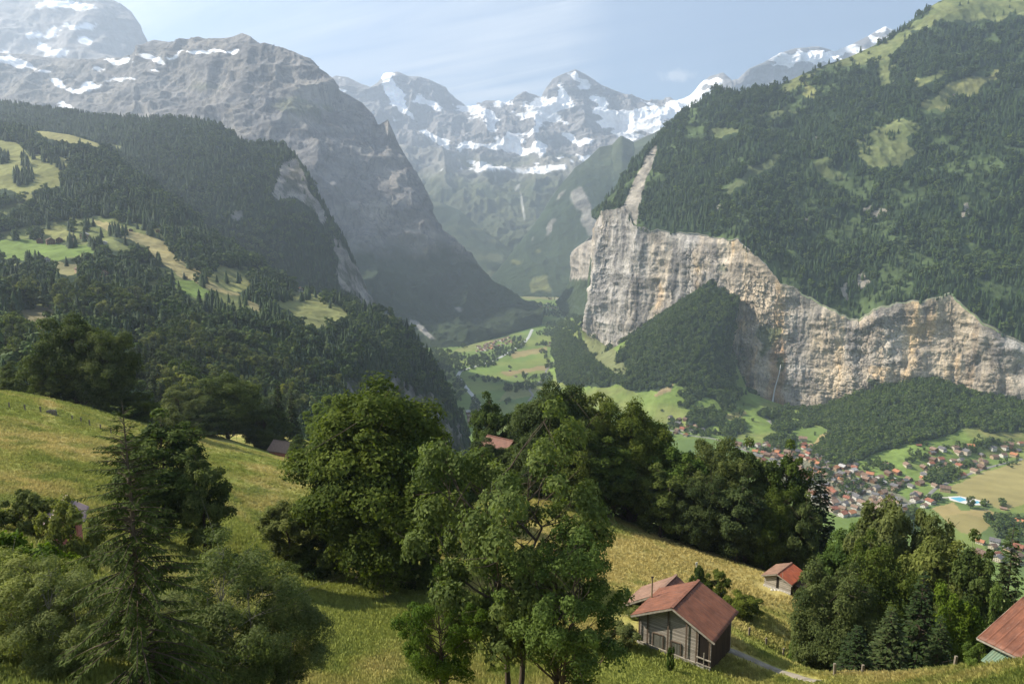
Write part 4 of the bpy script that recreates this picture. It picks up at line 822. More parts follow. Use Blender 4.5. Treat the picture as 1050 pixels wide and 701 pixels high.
# group behind the meadow crest, centre to right
for i, (px, ty, wp, d, kn, lb) in enumerate([
    (567, 398, 92, 146, 0, 'tallest round tree behind the meadow, left end of the row'), (600, 396, 84, 154, 2, 'olive-topped tree second from the left in the row behind the meadow'),
    (588, 430, 80, 140, 0, 'middle-height tree below the two tallest crowns of the row'), (648, 417, 92, 148, 0, 'round lighter tree third from the left in the row behind the meadow'),
    (622, 455, 70, 138, 1, 'dark tree between the round crowns low on the meadow edge'), (697, 452, 76, 142, 3, 'light green tree in the middle of the row behind the meadow'),
    (680, 482, 62, 136, 1, 'dark low tree in front of the light green one on the meadow edge'), (735, 455, 70, 140, 0, 'dark green tree right of the light green one in the row'),
    (722, 492, 60, 133, 0, 'shaded tree at the meadow edge above the front barn'), (770, 462, 66, 140, 1, 'dark tree left of the pointed spruce in the row'), (757, 500, 60, 130, 1, 'dark low tree standing above the small rusty-roofed hut'),
    (806, 468, 62, 138, 1, 'dark tree next to the pointed spruce in the row'), (795, 505, 54, 130, 0, 'shaded tree directly behind the small rusty-roofed hut'), (823, 515, 44, 128, 1, 'dark tree between the hut and the pointed spruce')]):
    PT('broadleaf_tree' if kn else 'sycamore_tree', K_SYC[i % 3] if kn == 0 else K_BROAD[kn], 20, px, ty, d, lb, wpx=wp, kww=16 if kn == 0 else 13, cat='tree', sink=1)
PT('spruce_tree', K_SPR[0], 22, 843, 478, 136, 'pointed dark spruce standing up before the village', wpx=50, kww=7.5, cat='spruce')
PT('yew_tree', K_BROAD[1], 20, 506, 413, 185, 'dark tree beside the brown farmhouse roof in the centre', wpx=58, kww=13)
PT('yew_tree', K_BROAD[1], 20, 535, 425, 180, 'dark tree between the brown farmhouse roof and the round row', wpx=36, kww=13)
for i, (px, ty, wp, d, k) in enumerate([(545, 470, 70, 165, 1), (600, 480, 70, 160, 1), (640, 500, 64, 160, 0), (668, 515, 60, 156, 1), (702, 525, 60, 152, 1), (735, 535, 56, 150, 0), (764, 542, 54, 146, 1), (788, 552, 46, 142, 1), (815, 545, 50, 142, 0), (835, 548, 44, 138, 1), (855, 556, 44, 134, 1)]):
    PT('broadleaf_tree', K_BROAD[k], 20, px, ty, d, 'low shaded tree in the dark understorey behind the meadow edge, number %s from the left' % ('one two three four five six seven eight nine ten eleven'.split()[i]), wpx=wp, kww=13, cat='tree', sink=2)
# right-hand clump below the right crest
for i, (px, ty, wp, d, kd, lb) in enumerate([
    (868, 538, 56, 112, K_BROAD[3], 'light green tree left behind the right-hand clump'), (915, 506, 84, 104, K_BROAD[2], 'tallest olive tree of the right-hand clump'), (955, 518, 66, 102, K_BROAD[2], 'olive tree right of the tallest in the right-hand clump'),
    (968, 546, 92, 90, K_BROAD[2], 'broad olive-green crown in the middle of the right-hand clump'), (862, 586, 96, 78, K_SYC[2], 'blue-green bushy tree at the left front of the right-hand clump'),
    (905, 572, 84, 82, K_SYC[1], 'green tree behind the blue-green one in the right-hand clump'), (1002, 566, 66, 86, K_BROAD[1], 'dark tree between the olive crown and the right edge'),
    (985, 600, 56, 74, K_BROAD[3], 'bright green tree left of the big rusty roof'), (1018, 590, 44, 84, K_BROAD[3], 'slim bright green tree beyond the big rusty roof'), (890, 566, 56, 96, K_BROAD[0], 'green tree in the upper left of the right-hand clump')]):
    syc = kd in K_SYC
    PT('broadleaf_tree', kd, 20, px, ty, d, lb, wpx=wp, kww=16 if syc else 13, sink=1)
for (px, ty, wp, d, k, lb) in [(948, 584, 64, 72, 1, 'dark spruce in the front of the right-hand clump'), (915, 622, 60, 66, 2, 'lower spruce in the front of the right-hand clump'), (880, 640, 50, 64, 0, 'small spruce at the left foot of the right-hand clump'),
                              (1040, 536, 56, 95, 1, 'dark spruce cut by the right edge of the picture'), (966, 630, 46, 66, 0, 'small spruce on the right foot of the right-hand clump')]:
    PT('spruce_tree', K_SPR[k], 22, px, ty, d, lb, wpx=wp, kww=7.5, cat='spruce', sink=1)
for (px, ty, wp, d, k, lb) in [(1003, 664, 40, 50, 1, 'green bush at the left end of the big rusty roof'), (822, 655, 44, 80, 1, 'bright bush on the bank right of the gravel lane'), (846, 640, 50, 84, 0, 'leafy bush above the bright one beside the right-hand clump'), (738, 590, 34, 96, 2, 'sparse sapling on the dry meadow behind the front barn'), (718, 583, 26, 98, 3, 'small sapling left of the sparse one behind the front barn'),
                              (655, 622, 42, 72, 2, 'tangled bush against the left side of the rear barn'), (640, 645, 52, 63, 2, 'tangled bush left of the front barn wall'), (688, 664, 14, 58.5, 1, 'small pale weed bush growing against the front barn wall'), (760, 612, 50, 92, 2, 'dark scrub patch right behind the front barn roof'),
                              (860, 600, 30, 108, 1, 'bush right of the small rusty-roofed hut'), (838, 590, 24, 118, 3, 'dark bush behind the lean-to of the small hut')]:
    PT('leafy_bush', K_BUSH[k], 4, px, ty, d, lb, cat='bush', wpx=wp*.8, kww=5, sink=.2)
# trees behind the left crest
for i, (px, ty, wp, d, kd, lb) in enumerate([
    (72, 327, 84, 172, K_SYC[0], 'tall round sycamore standing on the left crest of the meadow'), (106, 342, 66, 168, K_SYC[2], 'dark sycamore crown right beside the tall round one on the left crest'), (140, 405, 50, 172, K_SYC[1], 'low tree to the right of the crest sycamores'),
    (58, 385, 40, 165, K_BROAD[2], 'pale-leaved bushy tree in front of the tall round crest sycamore'), (188, 398, 56, 235, K_SYC[1], 'round tree left of the broad one behind the hollow'), (230, 387, 80, 245, K_SYC[0], 'broad domed tree standing behind the hollow'), (270, 420, 56, 250, K_SYC[2], 'dark lower tree right of the broad domed one behind the hollow'),
    (205, 420, 50, 232, K_BROAD[1], 'dark tree filling the gap before the broad domed tree'), (10, 380, 46, 190, K_BROAD[0], 'tree at the left edge beyond the meadow crest'), (305, 450, 26, 232, K_BROAD[0], 'small tree right of the little pink house'), (322, 455, 26, 230, K_BROAD[0], 'small tree between the pink house and the big sycamore'),
    (330, 415, 44, 280, K_BROAD[3], 'light green tree beyond the pink house'), (350, 405, 50, 300, K_BROAD[3], 'light green tree just left behind the big domed sycamore top')]):
    PT('broadleaf_tree', kd, 20, px, ty, d, lb, wpx=wp, kww=16 if kd in K_SYC else 13, sink=1)
for (px, ty, d, k, lb) in [(445, 423, 260, 0, 'slim spruce right of the big domed sycamore'), (455, 434, 250, 2, 'shorter slim spruce before the dark rocky hill end'), (284, 390, 255, 1, 'dark spruce behind the broad domed tree in the hollow'), (298, 398, 262, 2, 'dark spruce right of the other one behind the hollow')]:
    PT('spruce_tree', K_SPR[k], 22, px, ty, d, lb, cat='spruce', sink=1)
# ------------------------------------------------------------------ rays onto the terrain
from mathutils.bvhtree import BVHTree
def bvh(*grids):
    V = []; F = []; n0 = 0
    for G in grids:
        nv, nu = G.shape[:2]; i = np.arange(nv-1)[:, None]*nu; j = np.arange(nu-1)[None]
        F.append(np.stack([i+j, i+nu+j, i+nu+j+1, i+j+1], -1).reshape(-1, 4)+n0); V.append(G.reshape(-1, 3)); n0 += nv*nu
    return BVHTree.FromPolygons(np.concatenate(V).tolist(), np.concatenate(F).tolist())
BF = bvh(GF[::2, ::2], GV[::2, ::2]); BD = bvh(GD[::2, ::2], GC[::2, ::2]); BE = bvh(GE[::2, ::2])
def cast(tree, px, py):
    h_ = tree.ray_cast(Vector((0, 0, 0)), Vector(P(px, py, 1.0)).normalized()); return h_[0]
def drop(x, y, tree):
    h_ = tree.ray_cast(Vector((x, y, 1500)), Vector((0, 0, -1))); return h_[0].z if h_[0] else None
# floor clusters of trees (px, py, rx, ry, n)
clusters = [(445, 368, 26, 10, 200), (470, 372, 26, 9, 170), (495, 370, 16, 7, 110), (516, 361, 14, 5, 70), (532, 352, 8, 6, 55), (555, 353, 7, 2.5, 22), (557, 361, 4, 2.5, 10), (559, 367, 2, 1.5, 4), (505, 390, 13, 2.5, 22), (486, 388, 5, 3, 8), (540, 396, 12, 4, 40), (525, 399, 10, 4, 30), (523, 377, 2, 2, 4), (538, 385, 2.5, 2.5, 5), (545, 388, 8, 1.5, 8), (549, 387, 2, 2, 4),
            (563, 375, 4, 5, 16), (560, 388, 6, 5, 25), (557, 394, 8, 3, 20), (575, 338, 18, 9, 260), (590, 330, 10, 8, 110), (560, 342, 10, 3, 40), (572, 322, 26, 4, 150), (545, 322, 12, 4, 60), (552, 313, 30, 2, 60), (580, 306, 22, 2, 40), (600, 312, 8, 3, 22), (598, 304, 5, 2, 12), (475, 355, 6, 2, 10), (520, 413, 2.5, 2.5, 4), (533, 419, 3, 2, 4), (470, 400, 8, 12, 50), (487, 418, 5, 10, 30), (455, 388, 12, 12, 60),
            (970, 487, 15, 8, 60), (960, 492, 12, 5, 36), (990, 478, 10, 3, 14), (940, 470, 12, 5, 14), (1000, 460, 20, 5, 26), (1020, 456, 20, 4, 20), (900, 480, 20, 6, 22), (870, 500, 20, 12, 40), (840, 485, 15, 10, 34), (812, 478, 10, 6, 24), (790, 462, 10, 5, 20), (840, 470, 8, 4, 16), (1013, 453, 4, 2, 5), (1035, 545, 18, 14, 50), (1020, 536, 10, 8, 24), (928, 535, 16, 14, 40), (1008, 518, 3, 1.5, 4), (1027, 519, 2.5, 2, 3), (720, 445, 20, 3, 26), (705, 440, 8, 3, 10), (690, 436, 6, 5, 14), (860, 470, 14, 5, 30), (915, 500, 14, 6, 18), (955, 512, 8, 3, 8)]
rg = np.random.default_rng(77); fp = []
for cx, cy_, rx_, ry_, n_ in clusters:
    for _ in range(n_):
        a = rg.random()*6.28; r = math.sqrt(rg.random()); q = cast(BF, cx+rx_*r*math.cos(a), cy_+ry_*r*math.sin(a))
        if q: fp.append((q.x, q.y, q.z, rg.uniform(7, 16)))
for kx in range(420):    # lone trees over the fields
    q = cast(BF, rg.uniform(600, 1060), rg.uniform(385, 480))
    if q and fbm(np.array([[q.x, q.y, 0]])/50., 2, 9)[0] > .18: fp.append((q.x, q.y, q.z, rg.uniform(5, 11)))
forest_pts['b'].append(np.array(fp))
fc = []
for cx, cy_, rx_, ry_, n_ in [(24, 183, 11, 8, 60), (3, 162, 6, 8, 26), (25, 166, 4, 7, 16), (34, 160, 4, 5, 12), (52, 165, 9, 4, 22), (63, 172, 5, 3, 10), (74, 252, 5, 4, 14), (98, 253, 7, 4, 24), (122, 240, 10, 4, 26), (155, 241, 4, 3, 8), (35, 271, 8, 3, 14), (234, 290, 2, 2, 3), (245, 289, 2, 2, 3), (208, 292, 4, 4, 8), (312, 306, 5, 4, 10), (285, 307, 9, 5, 30), (890, 150, 6, 10, 22), (915, 140, 8, 5, 16)]:
    for _ in range(n_):
        a = rg.random()*6.28; r = math.sqrt(rg.random()); q = cast(BE if cx > 600 else BD, cx+rx_*r*math.cos(a), cy_+ry_*r*math.sin(a))
        if q: fc.append((q.x, q.y, q.z, rg.uniform(12, 21)))
forest_pts['c'].append(np.array(fc))
# near part of the left hillside, then pull the largest out as individuals
scatter(GD, D_near, 8.5, 'c', 13, 26, 66, .42, clear=[q_[0] for q_ in mdD])
cpt = np.concatenate(forest_pts['c']); bpt = np.concatenate(forest_pts['b'])
sel = []
def pick(arr, n_):
    x_, y_ = proj(arr[:, :3]); xt, yt = proj(arr[:, :3]+np.stack([0*arr[:, 3], 0*arr[:, 3], arr[:, 3]], -1)); crest = np.interp(x_, [0, 60, 110, 160, 230, 310, 460], [398, 410, 426, 440, 440, 440, 430])
    vis_ = (x_ > 4) & (x_ < 470) & (yt > 100) & (y_ < crest+6) & (arr[:, 1] < 1400) & ~((x_ > 30) & (x_ < 135) & (y_ > 345)) & ~((x_ > 315) & (y_ > 425)); size = np.where(vis_, np.abs(y_-yt), 0); i = np.argsort(-size)[:n_]
    m = np.zeros(len(arr), bool); m[i] = True; return m
mc = pick(cpt, 262); mb = pick(bpt, 215); ind_c, ind_b = cpt[mc], bpt[mb]; cpt, bpt = cpt[~mc], bpt[~mb]
K_MC = [spruce('conifer%d' % k, 22, 7.2, 700+k, L_SPR, gap=.85, per=9, sprays=16, ssize=1.6, low=.04, droop=.4, ragged=.3, width=.55) for k in range(3)]
K_MBR = [broadleaf('leafy%d' % k, 16, 12, 720+k, (L_SYC, L_OLIVE, L_DARK)[k], npuff=44, nleaf=90, lsize=.85, low=.06, limbs=6, lop=.25) for k in range(3)]
def zone(p):
    x_, y_ = proj(p[:3]); x_ = float(x_); y_ = float(y_); d = p[1]
    row = 'low' if d < 480 else 'middle' if d < 700 else 'upper'
    side_ = 'left' if x_ < 150 else 'centre' if x_ < 300 else 'right'
    return row, side_
for arr, ks, kh, nm, kind_ in ((ind_c, K_MC, 22, 'conifer_tree', 'conifer'), (ind_b, K_MBR, 16, 'broadleaf_tree', 'broadleaf tree')):
    for i, p in enumerate(arr):
        row, sd_ = zone(p); kk = rnd.randrange(3)
        wht = {'low': 'just beyond the meadow crest', 'middle': 'halfway up the wooded hillside', 'upper': 'high on the wooded hillside'}[row]; sp = {'left': 'on its left part', 'centre': 'in its middle part', 'right': 'towards its right end'}[sd_]
        plant(nm, ks[kk], (p[0], p[1], p[2]-.4), p[3]/kh, rnd.random()*6.28, 'one %s among many %s %s' % ({'conifer': 'dark pointed conifer', 'broadleaf tree': 'rounded leafy tree'}[kind_], wht, sp), kind_, '%ss %s, %s' % (kind_, wht, sp), sxy=rnd.uniform(.8, 1.15))
def proto(kind):
    """trunk and crown of a far tree in one mesh"""
    tr_, cr_ = kind; return cr_
def far_conifer(k):
    rg_ = np.random.default_rng(740+k); V = []; F = []; T = []; nt_ = 9; m_ = 8; h = 22.0; w = 4.4+.4*k
    for t in range(nt_):
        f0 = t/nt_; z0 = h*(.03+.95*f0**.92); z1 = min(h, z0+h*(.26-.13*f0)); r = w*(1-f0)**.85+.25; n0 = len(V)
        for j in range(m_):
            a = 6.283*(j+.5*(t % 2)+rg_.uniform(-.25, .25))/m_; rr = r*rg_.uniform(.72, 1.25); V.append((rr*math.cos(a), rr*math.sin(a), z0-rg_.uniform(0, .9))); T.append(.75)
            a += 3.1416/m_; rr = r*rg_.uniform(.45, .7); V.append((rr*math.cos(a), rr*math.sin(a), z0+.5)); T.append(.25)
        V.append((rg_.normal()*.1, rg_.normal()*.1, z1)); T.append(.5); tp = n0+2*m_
        F += [(n0+j, n0+(j+1) % (2*m_), tp) for j in range(2*m_)]
    return mesh_np('far_conifer%d' % k, np.array(V), np.array(F), L_FARC, {'tone': np.array(T)})
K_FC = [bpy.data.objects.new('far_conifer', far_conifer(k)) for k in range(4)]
K_FB = [bpy.data.objects.new('far_broadleaf', broadleaf('far_broadleaf%d' % k, 14, 11.5, 760+k, L_FARB, npuff=30, nleaf=46, lsize=1.5, low=.02, limbs=1, lop=.25)[1]) for k in range(4)]
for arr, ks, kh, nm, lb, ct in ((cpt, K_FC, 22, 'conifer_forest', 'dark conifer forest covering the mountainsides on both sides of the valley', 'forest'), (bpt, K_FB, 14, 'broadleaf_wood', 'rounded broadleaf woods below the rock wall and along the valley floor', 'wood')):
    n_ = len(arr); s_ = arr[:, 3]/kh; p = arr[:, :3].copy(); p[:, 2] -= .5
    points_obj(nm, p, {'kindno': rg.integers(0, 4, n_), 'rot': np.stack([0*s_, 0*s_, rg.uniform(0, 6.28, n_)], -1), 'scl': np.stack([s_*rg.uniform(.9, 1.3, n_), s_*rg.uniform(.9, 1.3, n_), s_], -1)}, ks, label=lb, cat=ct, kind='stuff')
print('forest', len(cpt), len(bpt))
# ------------------------------------------------------------------ building materials
def wood_mat(name, c, c2, vert=True, pitch=.16):
    m, nt, b = newmat(name); n = N(nt); o = objc(n); sp = n.n('ShaderNodeSeparateXYZ'); n.l(o, sp.inputs[0])
    ax = n.math('ADD', sp.outputs[0], sp.outputs[1]) if vert else sp.outputs[2]
    f = n.math('FRACT', n.math('DIVIDE', ax, pitch)); gap = n.ramp(f, [(.0, .25), (.09, 1.0), (.92, 1.0), (1.0, .35)])
    idn = n.n('ShaderNodeTexWhiteNoise', noise_dimensions='1D'); n.l(n.math('FLOOR', n.math('DIVIDE', ax, pitch)), idn.inputs['W'])
    g = n.noise(n.mapping(o, (6, 6, .6) if vert else (.6, .6, 8)), 3.0, 6, .65)
    c_ = n.mix(n.ramp(g, [(.3, 0), (.7, 1)]), c, c2); pv = n.ramp(idn.outputs[0], [(0, .7), (1, 1.25)])
    n.l(n.mix(1.0, n.mix(1.0, c_, pv, 'MULTIPLY'), gap, 'MULTIPLY'), b.inputs['Base Color']); b.inputs['Roughness'].default_value = .9
    n.bump(gap, .6, .02, b); return m
def sheet_roof_mat(name, c, c2, c3, amt=.5):
    """painted metal sheets: bands of rust and faded paint along the slope (object x = along the fall)"""
    m, nt, b = newmat(name); n = N(nt); uv = objc(n)
    g1 = n.noise(n.mapping(uv, (.45, 2.6, .45)), 1.3, 8, .7); g2 = n.noise(n.mapping(uv, (.5, 7, .5)), 2.2, 5, .7); g3 = n.noise(uv, .9, 5, .6)
    c_ = n.mix(n.ramp(g1, [(.38, 0), (.62, 1)]), c, c2)
    c_ = n.mix(n.math('MULTIPLY', n.ramp(g2, [(.58, 0), (.68, 1)]), amt), c_, c3)
    c_ = n.mix(1.0, c_, n.ramp(g3, [(.3, .72), (.7, 1.2)]), 'MULTIPLY'); n.l(c_, b.inputs['Base Color']); b.inputs['Roughness'].default_value = .6; b.inputs['Specular IOR Level'].default_value = .3
    n.bump(g2, .3, .02, b); return m
W_GREY = wood_mat('weathered_boards', (.42, .385, .33), (.22, .19, .155), False, .17)
W_BROWN = wood_mat('dark_brown_boards', (.085, .052, .034), (.045, .03, .02), True, .2)
W_BEAM = simple('old_beam', (.12, .09, .065), .9, .35, 4)
STONE = simple('rubble_stone', (.42, .40, .36), .95, .45, 3.5)
R_RED = sheet_roof_mat('red_sheet_roof', (.215, .085, .047), (.135, .058, .036), (.36, .24, .19), .6)
R_PINK = sheet_roof_mat('faded_pinkish_roof', (.27, .165, .115), (.20, .12, .085), (.42, .30, .23), .35)
R_RUST = sheet_roof_mat('rusty_sheet_roof', (.37, .095, .038), (.28, .075, .04), (.55, .30, .16), .8)
R_GREEN = sheet_roof_mat('green_sheet_roof', (.15, .24, .17), (.20, .24, .15), (.33, .24, .12), .5)
DARKM = simple('dark_gap', (.02, .016, .013), .95, .1)
EDGE = simple('verge_board', (.30, .27, .22), .9, .3, 3)
IRON = simple('rusty_iron', (.07, .06, .05), .7, .3, 5)
def corr_slab(name, p0, u, v, lu, lv, mat, parent, wave=.25, amp=.022, thick=.05, ribs=0, seams=0):
    """corrugated sheet: p0 corner, u along the ridge (lu), v down the slope (lv); mesh in its own frame so the object x axis runs down the slope"""
    u = np.array(u, float); v = np.array(v, float); nrm = np.cross(u, v); nrm /= np.linalg.norm(nrm); nrm *= np.sign(nrm[2])
    nu_ = int(lu/wave*6)+1; nv_ = 14; a = np.linspace(0, lu, nu_); b_ = np.linspace(0, lv, nv_)
    A, B = np.meshgrid(a, b_); rr = np.random.default_rng(5); sag = .012*vnoise(np.stack([A*1.1, B*1.1, 0*A], -1), 4)
    wv_ = amp*np.cos(A/wave*2*math.pi)+sag+.012*(np.floor(B/lv*seams) % 2 if seams else 0)
    if ribs: wv_ = sag+.035*(np.abs(((A/ribs)+.5) % 1-.5) < .08)+.012*(np.floor(B/lv*seams) % 2 if seams else 0)
    T = np.stack([B, A, wv_], -1).reshape(-1, 3); Bt_ = T-np.array([0, 0, thick]); V = np.concatenate([T, Bt_]); nT = len(T)
    i = np.arange(nv_-1)[:, None]*nu_; j = np.arange(nu_-1)[None]; F = np.stack([i+j, i+j+1, i+nu_+j+1, i+nu_+j], -1).reshape(-1, 4); F2 = F[:, ::-1]+nT
    rim = [(k, k+nT, k+1+nT, k+1) for k in range(nu_-1)]+[((nv_-1)*nu_+k+1, (nv_-1)*nu_+k+1+nT, (nv_-1)*nu_+k+nT, (nv_-1)*nu_+k) for k in range(nu_-1)]
    rim += [((k+1)*nu_, (k+1)*nu_+nT, k*nu_+nT, k*nu_) for k in range(nv_-1)]+[(k*nu_+nu_-1, k*nu_+nu_-1+nT, (k+1)*nu_+nu_-1+nT, (k+1)*nu_+nu_-1) for k in range(nv_-1)]
    me = mesh_np(name, V, [np.concatenate([F, F2, np.array(rim)])], mat)
    o = link(name, me, parent)
    from mathutils import Matrix
    M = Matrix.Identity(4)
    for r_, col_ in enumerate((v, u, nrm)):
        for k in range(3): M[k][r_] = col_[k]
    for k in range(3): M[k][3] = p0[k]
    o.matrix_local = M; return o
def hut(name, o, yaw, W, L, hr, zdrop, label, cat, rmatR, rmatL, wall_f, wall_s, ov=.55, ovg=.7, back=True, ribs=0, wave=.25, base=True, sag=0):
    """gabled hut. o = front-left eave corner; local x across the gable, y along the ridge; zdrop = (front-left, front-right, back-right, back-left) ground depth below the eaves"""
    zb = -max(zdrop)
    ux = np.array([math.cos(yaw), math.sin(yaw)]); ctr = np.array(o[:2])+ux*W/2+np.array([-ux[1], ux[0]])*L/2
    e = empty(name, (ctr[0], ctr[1], o[2]+zb), yaw, label, cat); ox, oy, oz = -W/2, -L/2, -zb
    x0, x1, y0, y1 = ox+ov, ox+W-ov, oy+ovg, oy+L-.35; sl = hr/(W/2); th = .14
    zr = oz-th
    # walls: gable fronts and sides, base on the ground
    dz = [-z for z in zdrop]
    def wz_(x): return zr+sl*(W/2-abs(x))-.02
    zf = zb*0+.0
    m = MB(); m.prism([(x0, oz+dz[0]+.3), (x1, oz+dz[1]+.3), (x1, wz_(x1)), (0, wz_(0)), (x0, wz_(x0))], y0, y0+.12); m.obj('wall', wall_f, e)
    m = MB(); m.prism([(x0, oz+dz[3]-.3), (x1, oz+dz[2]-.3), (x1, wz_(x1)), (0, wz_(0)), (x0, wz_(x0))], y1-.12, y1); m.obj('wall', wall_f, e)
    m = MB(); m.box(x1-.12, x1-.003, y0+.125, y1-.125, oz+min(dz[1], dz[2])-.3, wz_(x1)-.01); m.obj('wall', wall_s, e)
    m = MB(); m.box(x0+.003, x0+.12, y0+.125, y1-.125, oz+min(dz[0], dz[3])-.3, wz_(x0)-.01); m.obj('wall', wall_s, e)
    if base:
        m = MB(); m.prism([(x0-.12, oz+dz[0]-.5), (x1+.02, oz+dz[1]-.5), (x1+.02, oz+dz[1]+.36), (x0-.12, oz+dz[0]+.36)], y0-.16, y0-.01); m.obj('stone_base', STONE, e)
    cs = math.hypot(1, sl); lv = W/2*cs+.02
    corr_slab('roof', (0, oy, oz+hr), (0, 1, 0), (1/cs, 0, -sl/cs), L, lv, rmatR, e, wave=wave, ribs=ribs, seams=3)
    corr_slab('roof', (0, oy, oz+hr), (0, 1, 0), (-1/cs, 0, -sl/cs), L, lv, rmatL, e, wave=wave, ribs=ribs, seams=3)
    m = MB(); m.beam((0, oy-.03, oz+hr+.045), (0, oy+L+.03, oz+hr+.045), .28, .05); m.obj('ridge_cap', rmatL, e)
    for sg in (-1, 1):
        m = MB(); m.beam((0, oy+.015, oz+hr-.14), (sg*W/2, oy+.015, oz-.14), .05, .17); m.obj('verge_board', EDGE, e)
    for px_ in (x0+.05, 0, x1-.05):     # purlins under the overhang
        m = MB(); m.beam((px_, oy+.06, wz_(px_)-.16), (px_, y0+.3, wz_(px_)-.16), .14, .16); m.obj('purlin', W_BEAM, e)
    return e, dict(x0=x0, x1=x1, y0=y0, y1=y1, oz=oz, dz=dz, wz=wz_, sl=sl, ov=ov, W=W, L=L, oy=oy)
# front barn
o1 = (11.336, 64.448, -35.915)
def drops(o, yaw, W, L):
    ux = np.array([math.cos(yaw), math.sin(yaw)]); vy = np.array([-ux[1], ux[0]]); c = np.array(o[:2])
    return [o[2]-H(*q) for q in (c+ux*.6+vy*.7, c+ux*(W-.6)+vy*.7, c+ux*(W-.6)+vy*(L-.3), c+ux*.6+vy*(L-.3))]
dp = drops(o1, -.619, 8.2, 6.6); print('drops barn', dp)
dp = [max(d_, 1.3) for d_ in dp]
e, q = hut('barn', o1, -.619, 8.2, 6.6, 2.03, dp, 'front wooden barn with red metal roof and grey plank gable', 'barn', R_RED, R_RED, W_GREY, W_BROWN, ribs=.62)
y0 = q['y0']; zt = q['oz']
def fz(x): return q['oz']+np.interp(x, [q['x0'], q['x1']], [q['dz'][0], q['dz'][1]])+.36
for (xa, wd, hh) in ((-1.55, .95, 1.15), (.25, .85, 1.0)):
    zb_ = fz(xa)+.12; m = MB(); m.box(xa-wd/2, xa+wd/2, y0-.07, y0-.004, zb_, zb_+hh); d_ = m.obj('door', wood_mat('grey_green_door_boards', (.16, .16, .13), (.09, .09, .075), True, .14), e)
    m = MB(); m.box(xa-wd/2-.09, xa-wd/2-.004, y0-.10, y0-.003, zb_-.05, zb_+hh+.1); m.box(xa+wd/2+.004, xa+wd/2+.09, y0-.10, y0-.003, zb_-.05, zb_+hh+.1); m.box(xa-wd/2-.09, xa+wd/2+.09, y0-.105, y0-.003, zb_+hh+.105, zb_+hh+.2); m.obj('door_frame', W_BEAM, e)
for xa in (q['x0']+.1, -2.6, -.55, 1.25, q['x1']-1.3, q['x1']-.08):
    m = MB(); m.box(xa-.08, xa+.08, y0-.15, y0-.108, fz(xa)-.2, q['wz'](xa)-.05); m.obj('post', W_BEAM, e)
m = MB(); m.box(q['x1']-1.18, q['x1']-.2, y0-.05, y0-.002, fz(q['x1']-.7)-.3, q['wz'](q['x1'])-.1); m.obj('opening', DARKM, e)
for k, z_ in enumerate((.15, .75)):
    m = MB(); m.beam((q['x1']-1.25, y0-.2, fz(q['x1']-1.2)+z_), (q['x1']+.1, y0-.2, fz(q['x1'])+z_), .09, .10); m.obj('rail', EDGE, e)
m = MB(); m.beam((q['x0']+.15, y0-.13, fz(q['x0'])+.02), (q['x1']-1.3, y0-.13, fz(q['x1']-1.3)+.02), .14, .12); m.obj('sill_beam', EDGE, e)
m = MB(); m.beam((q['x1']-.55, y0-.22, fz(q['x1'])-.5), (q['x1']-.55, y0-.22, fz(q['x1'])+1.4), .07); m.obj('post', EDGE, e)
# rear barn
o2 = (11.709, 73.0, -39.6+.0)
dp = [max(d_, 1.2) for d_ in drops(o2, -.619, 8.0, 5.4)]; print('drops rear', dp)
e2, q2 = hut('barn', o2, -.619, 8.0, 5.4, 2.5, dp, 'rear wooden barn with faded pinkish roof half hidden behind the front one', 'barn', R_RED, R_PINK, W_GREY, W_GREY, ribs=.62)
p_ = P(668, 624, 67.5); zt_ = P(668, 592, 67.5)[2]
m = MB(); m.beam((0, 0, -2.5), (0, 0, zt_-p_[2]), .12); pl = m.obj('pole', simple('weathered_pole', (.25, .22, .13), .9, .3, 4), None, label='thin upright wooden pole between the two barns', cat='pole'); pl.location = p_
m = MB(); m.box(-.12, .12, -.05, .05, zt_-p_[2]+.003, zt_-p_[2]+.12); m.obj('cap', IRON, pl)
# small hut
o3 = (42.4, 116.0, -57.35)
dp = [max(d_, 1.3) for d_ in drops(o3, -.773, 5.4, 5.9)]; print('drops hut', dp)
e3, q3 = hut('hut', o3, -.773, 5.4, 5.9, 1.15, dp, 'small hut with bright rusty roof at the dark forest edge', 'hut', R_RUST, R_PINK, W_GREY, W_BROWN, ov=.4, ovg=.5, ribs=.7)
m = MB(); m.box(-.2, .22, q3['y0']-.04, q3['y0']-.003, q3['oz']+q3['dz'][0]+.4, q3['wz'](.3)-.4); m.obj('door', DARKM, e3)
m = MB(); m.beam((.9, q3['y0']-.2, q3['oz']+.1), (.9, q3['y0']-.2, q3['oz']+1.6), .06); m.obj('chimney_pipe', EDGE, e3)
zl = q3['wz'](q3['x1'])-.35
corr_slab('lean_to_roof', (q3['x1']+.01, q3['y0']+.9, zl), (0, 1, 0), (.93, 0, -.36), 4.2, 1.7, simple('brown_tar_sheet', (.10, .065, .05), .9, .3, 3), e3)
for yy_ in (q3['y0']+1.1, q3['y0']+4.9):
    m = MB(); m.beam((q3['x1']+1.4, yy_, zl-2.6), (q3['x1']+1.4, yy_, zl-.6), .12); m.obj('post', W_BEAM, e3)
m = MB(); m.box(q3['x1']+.02, q3['x1']+1.3, q3['y0']+1.0, q3['y0']+1.1, zl-2.6, zl-.62); m.obj('side_panel', W_BROWN, e3)
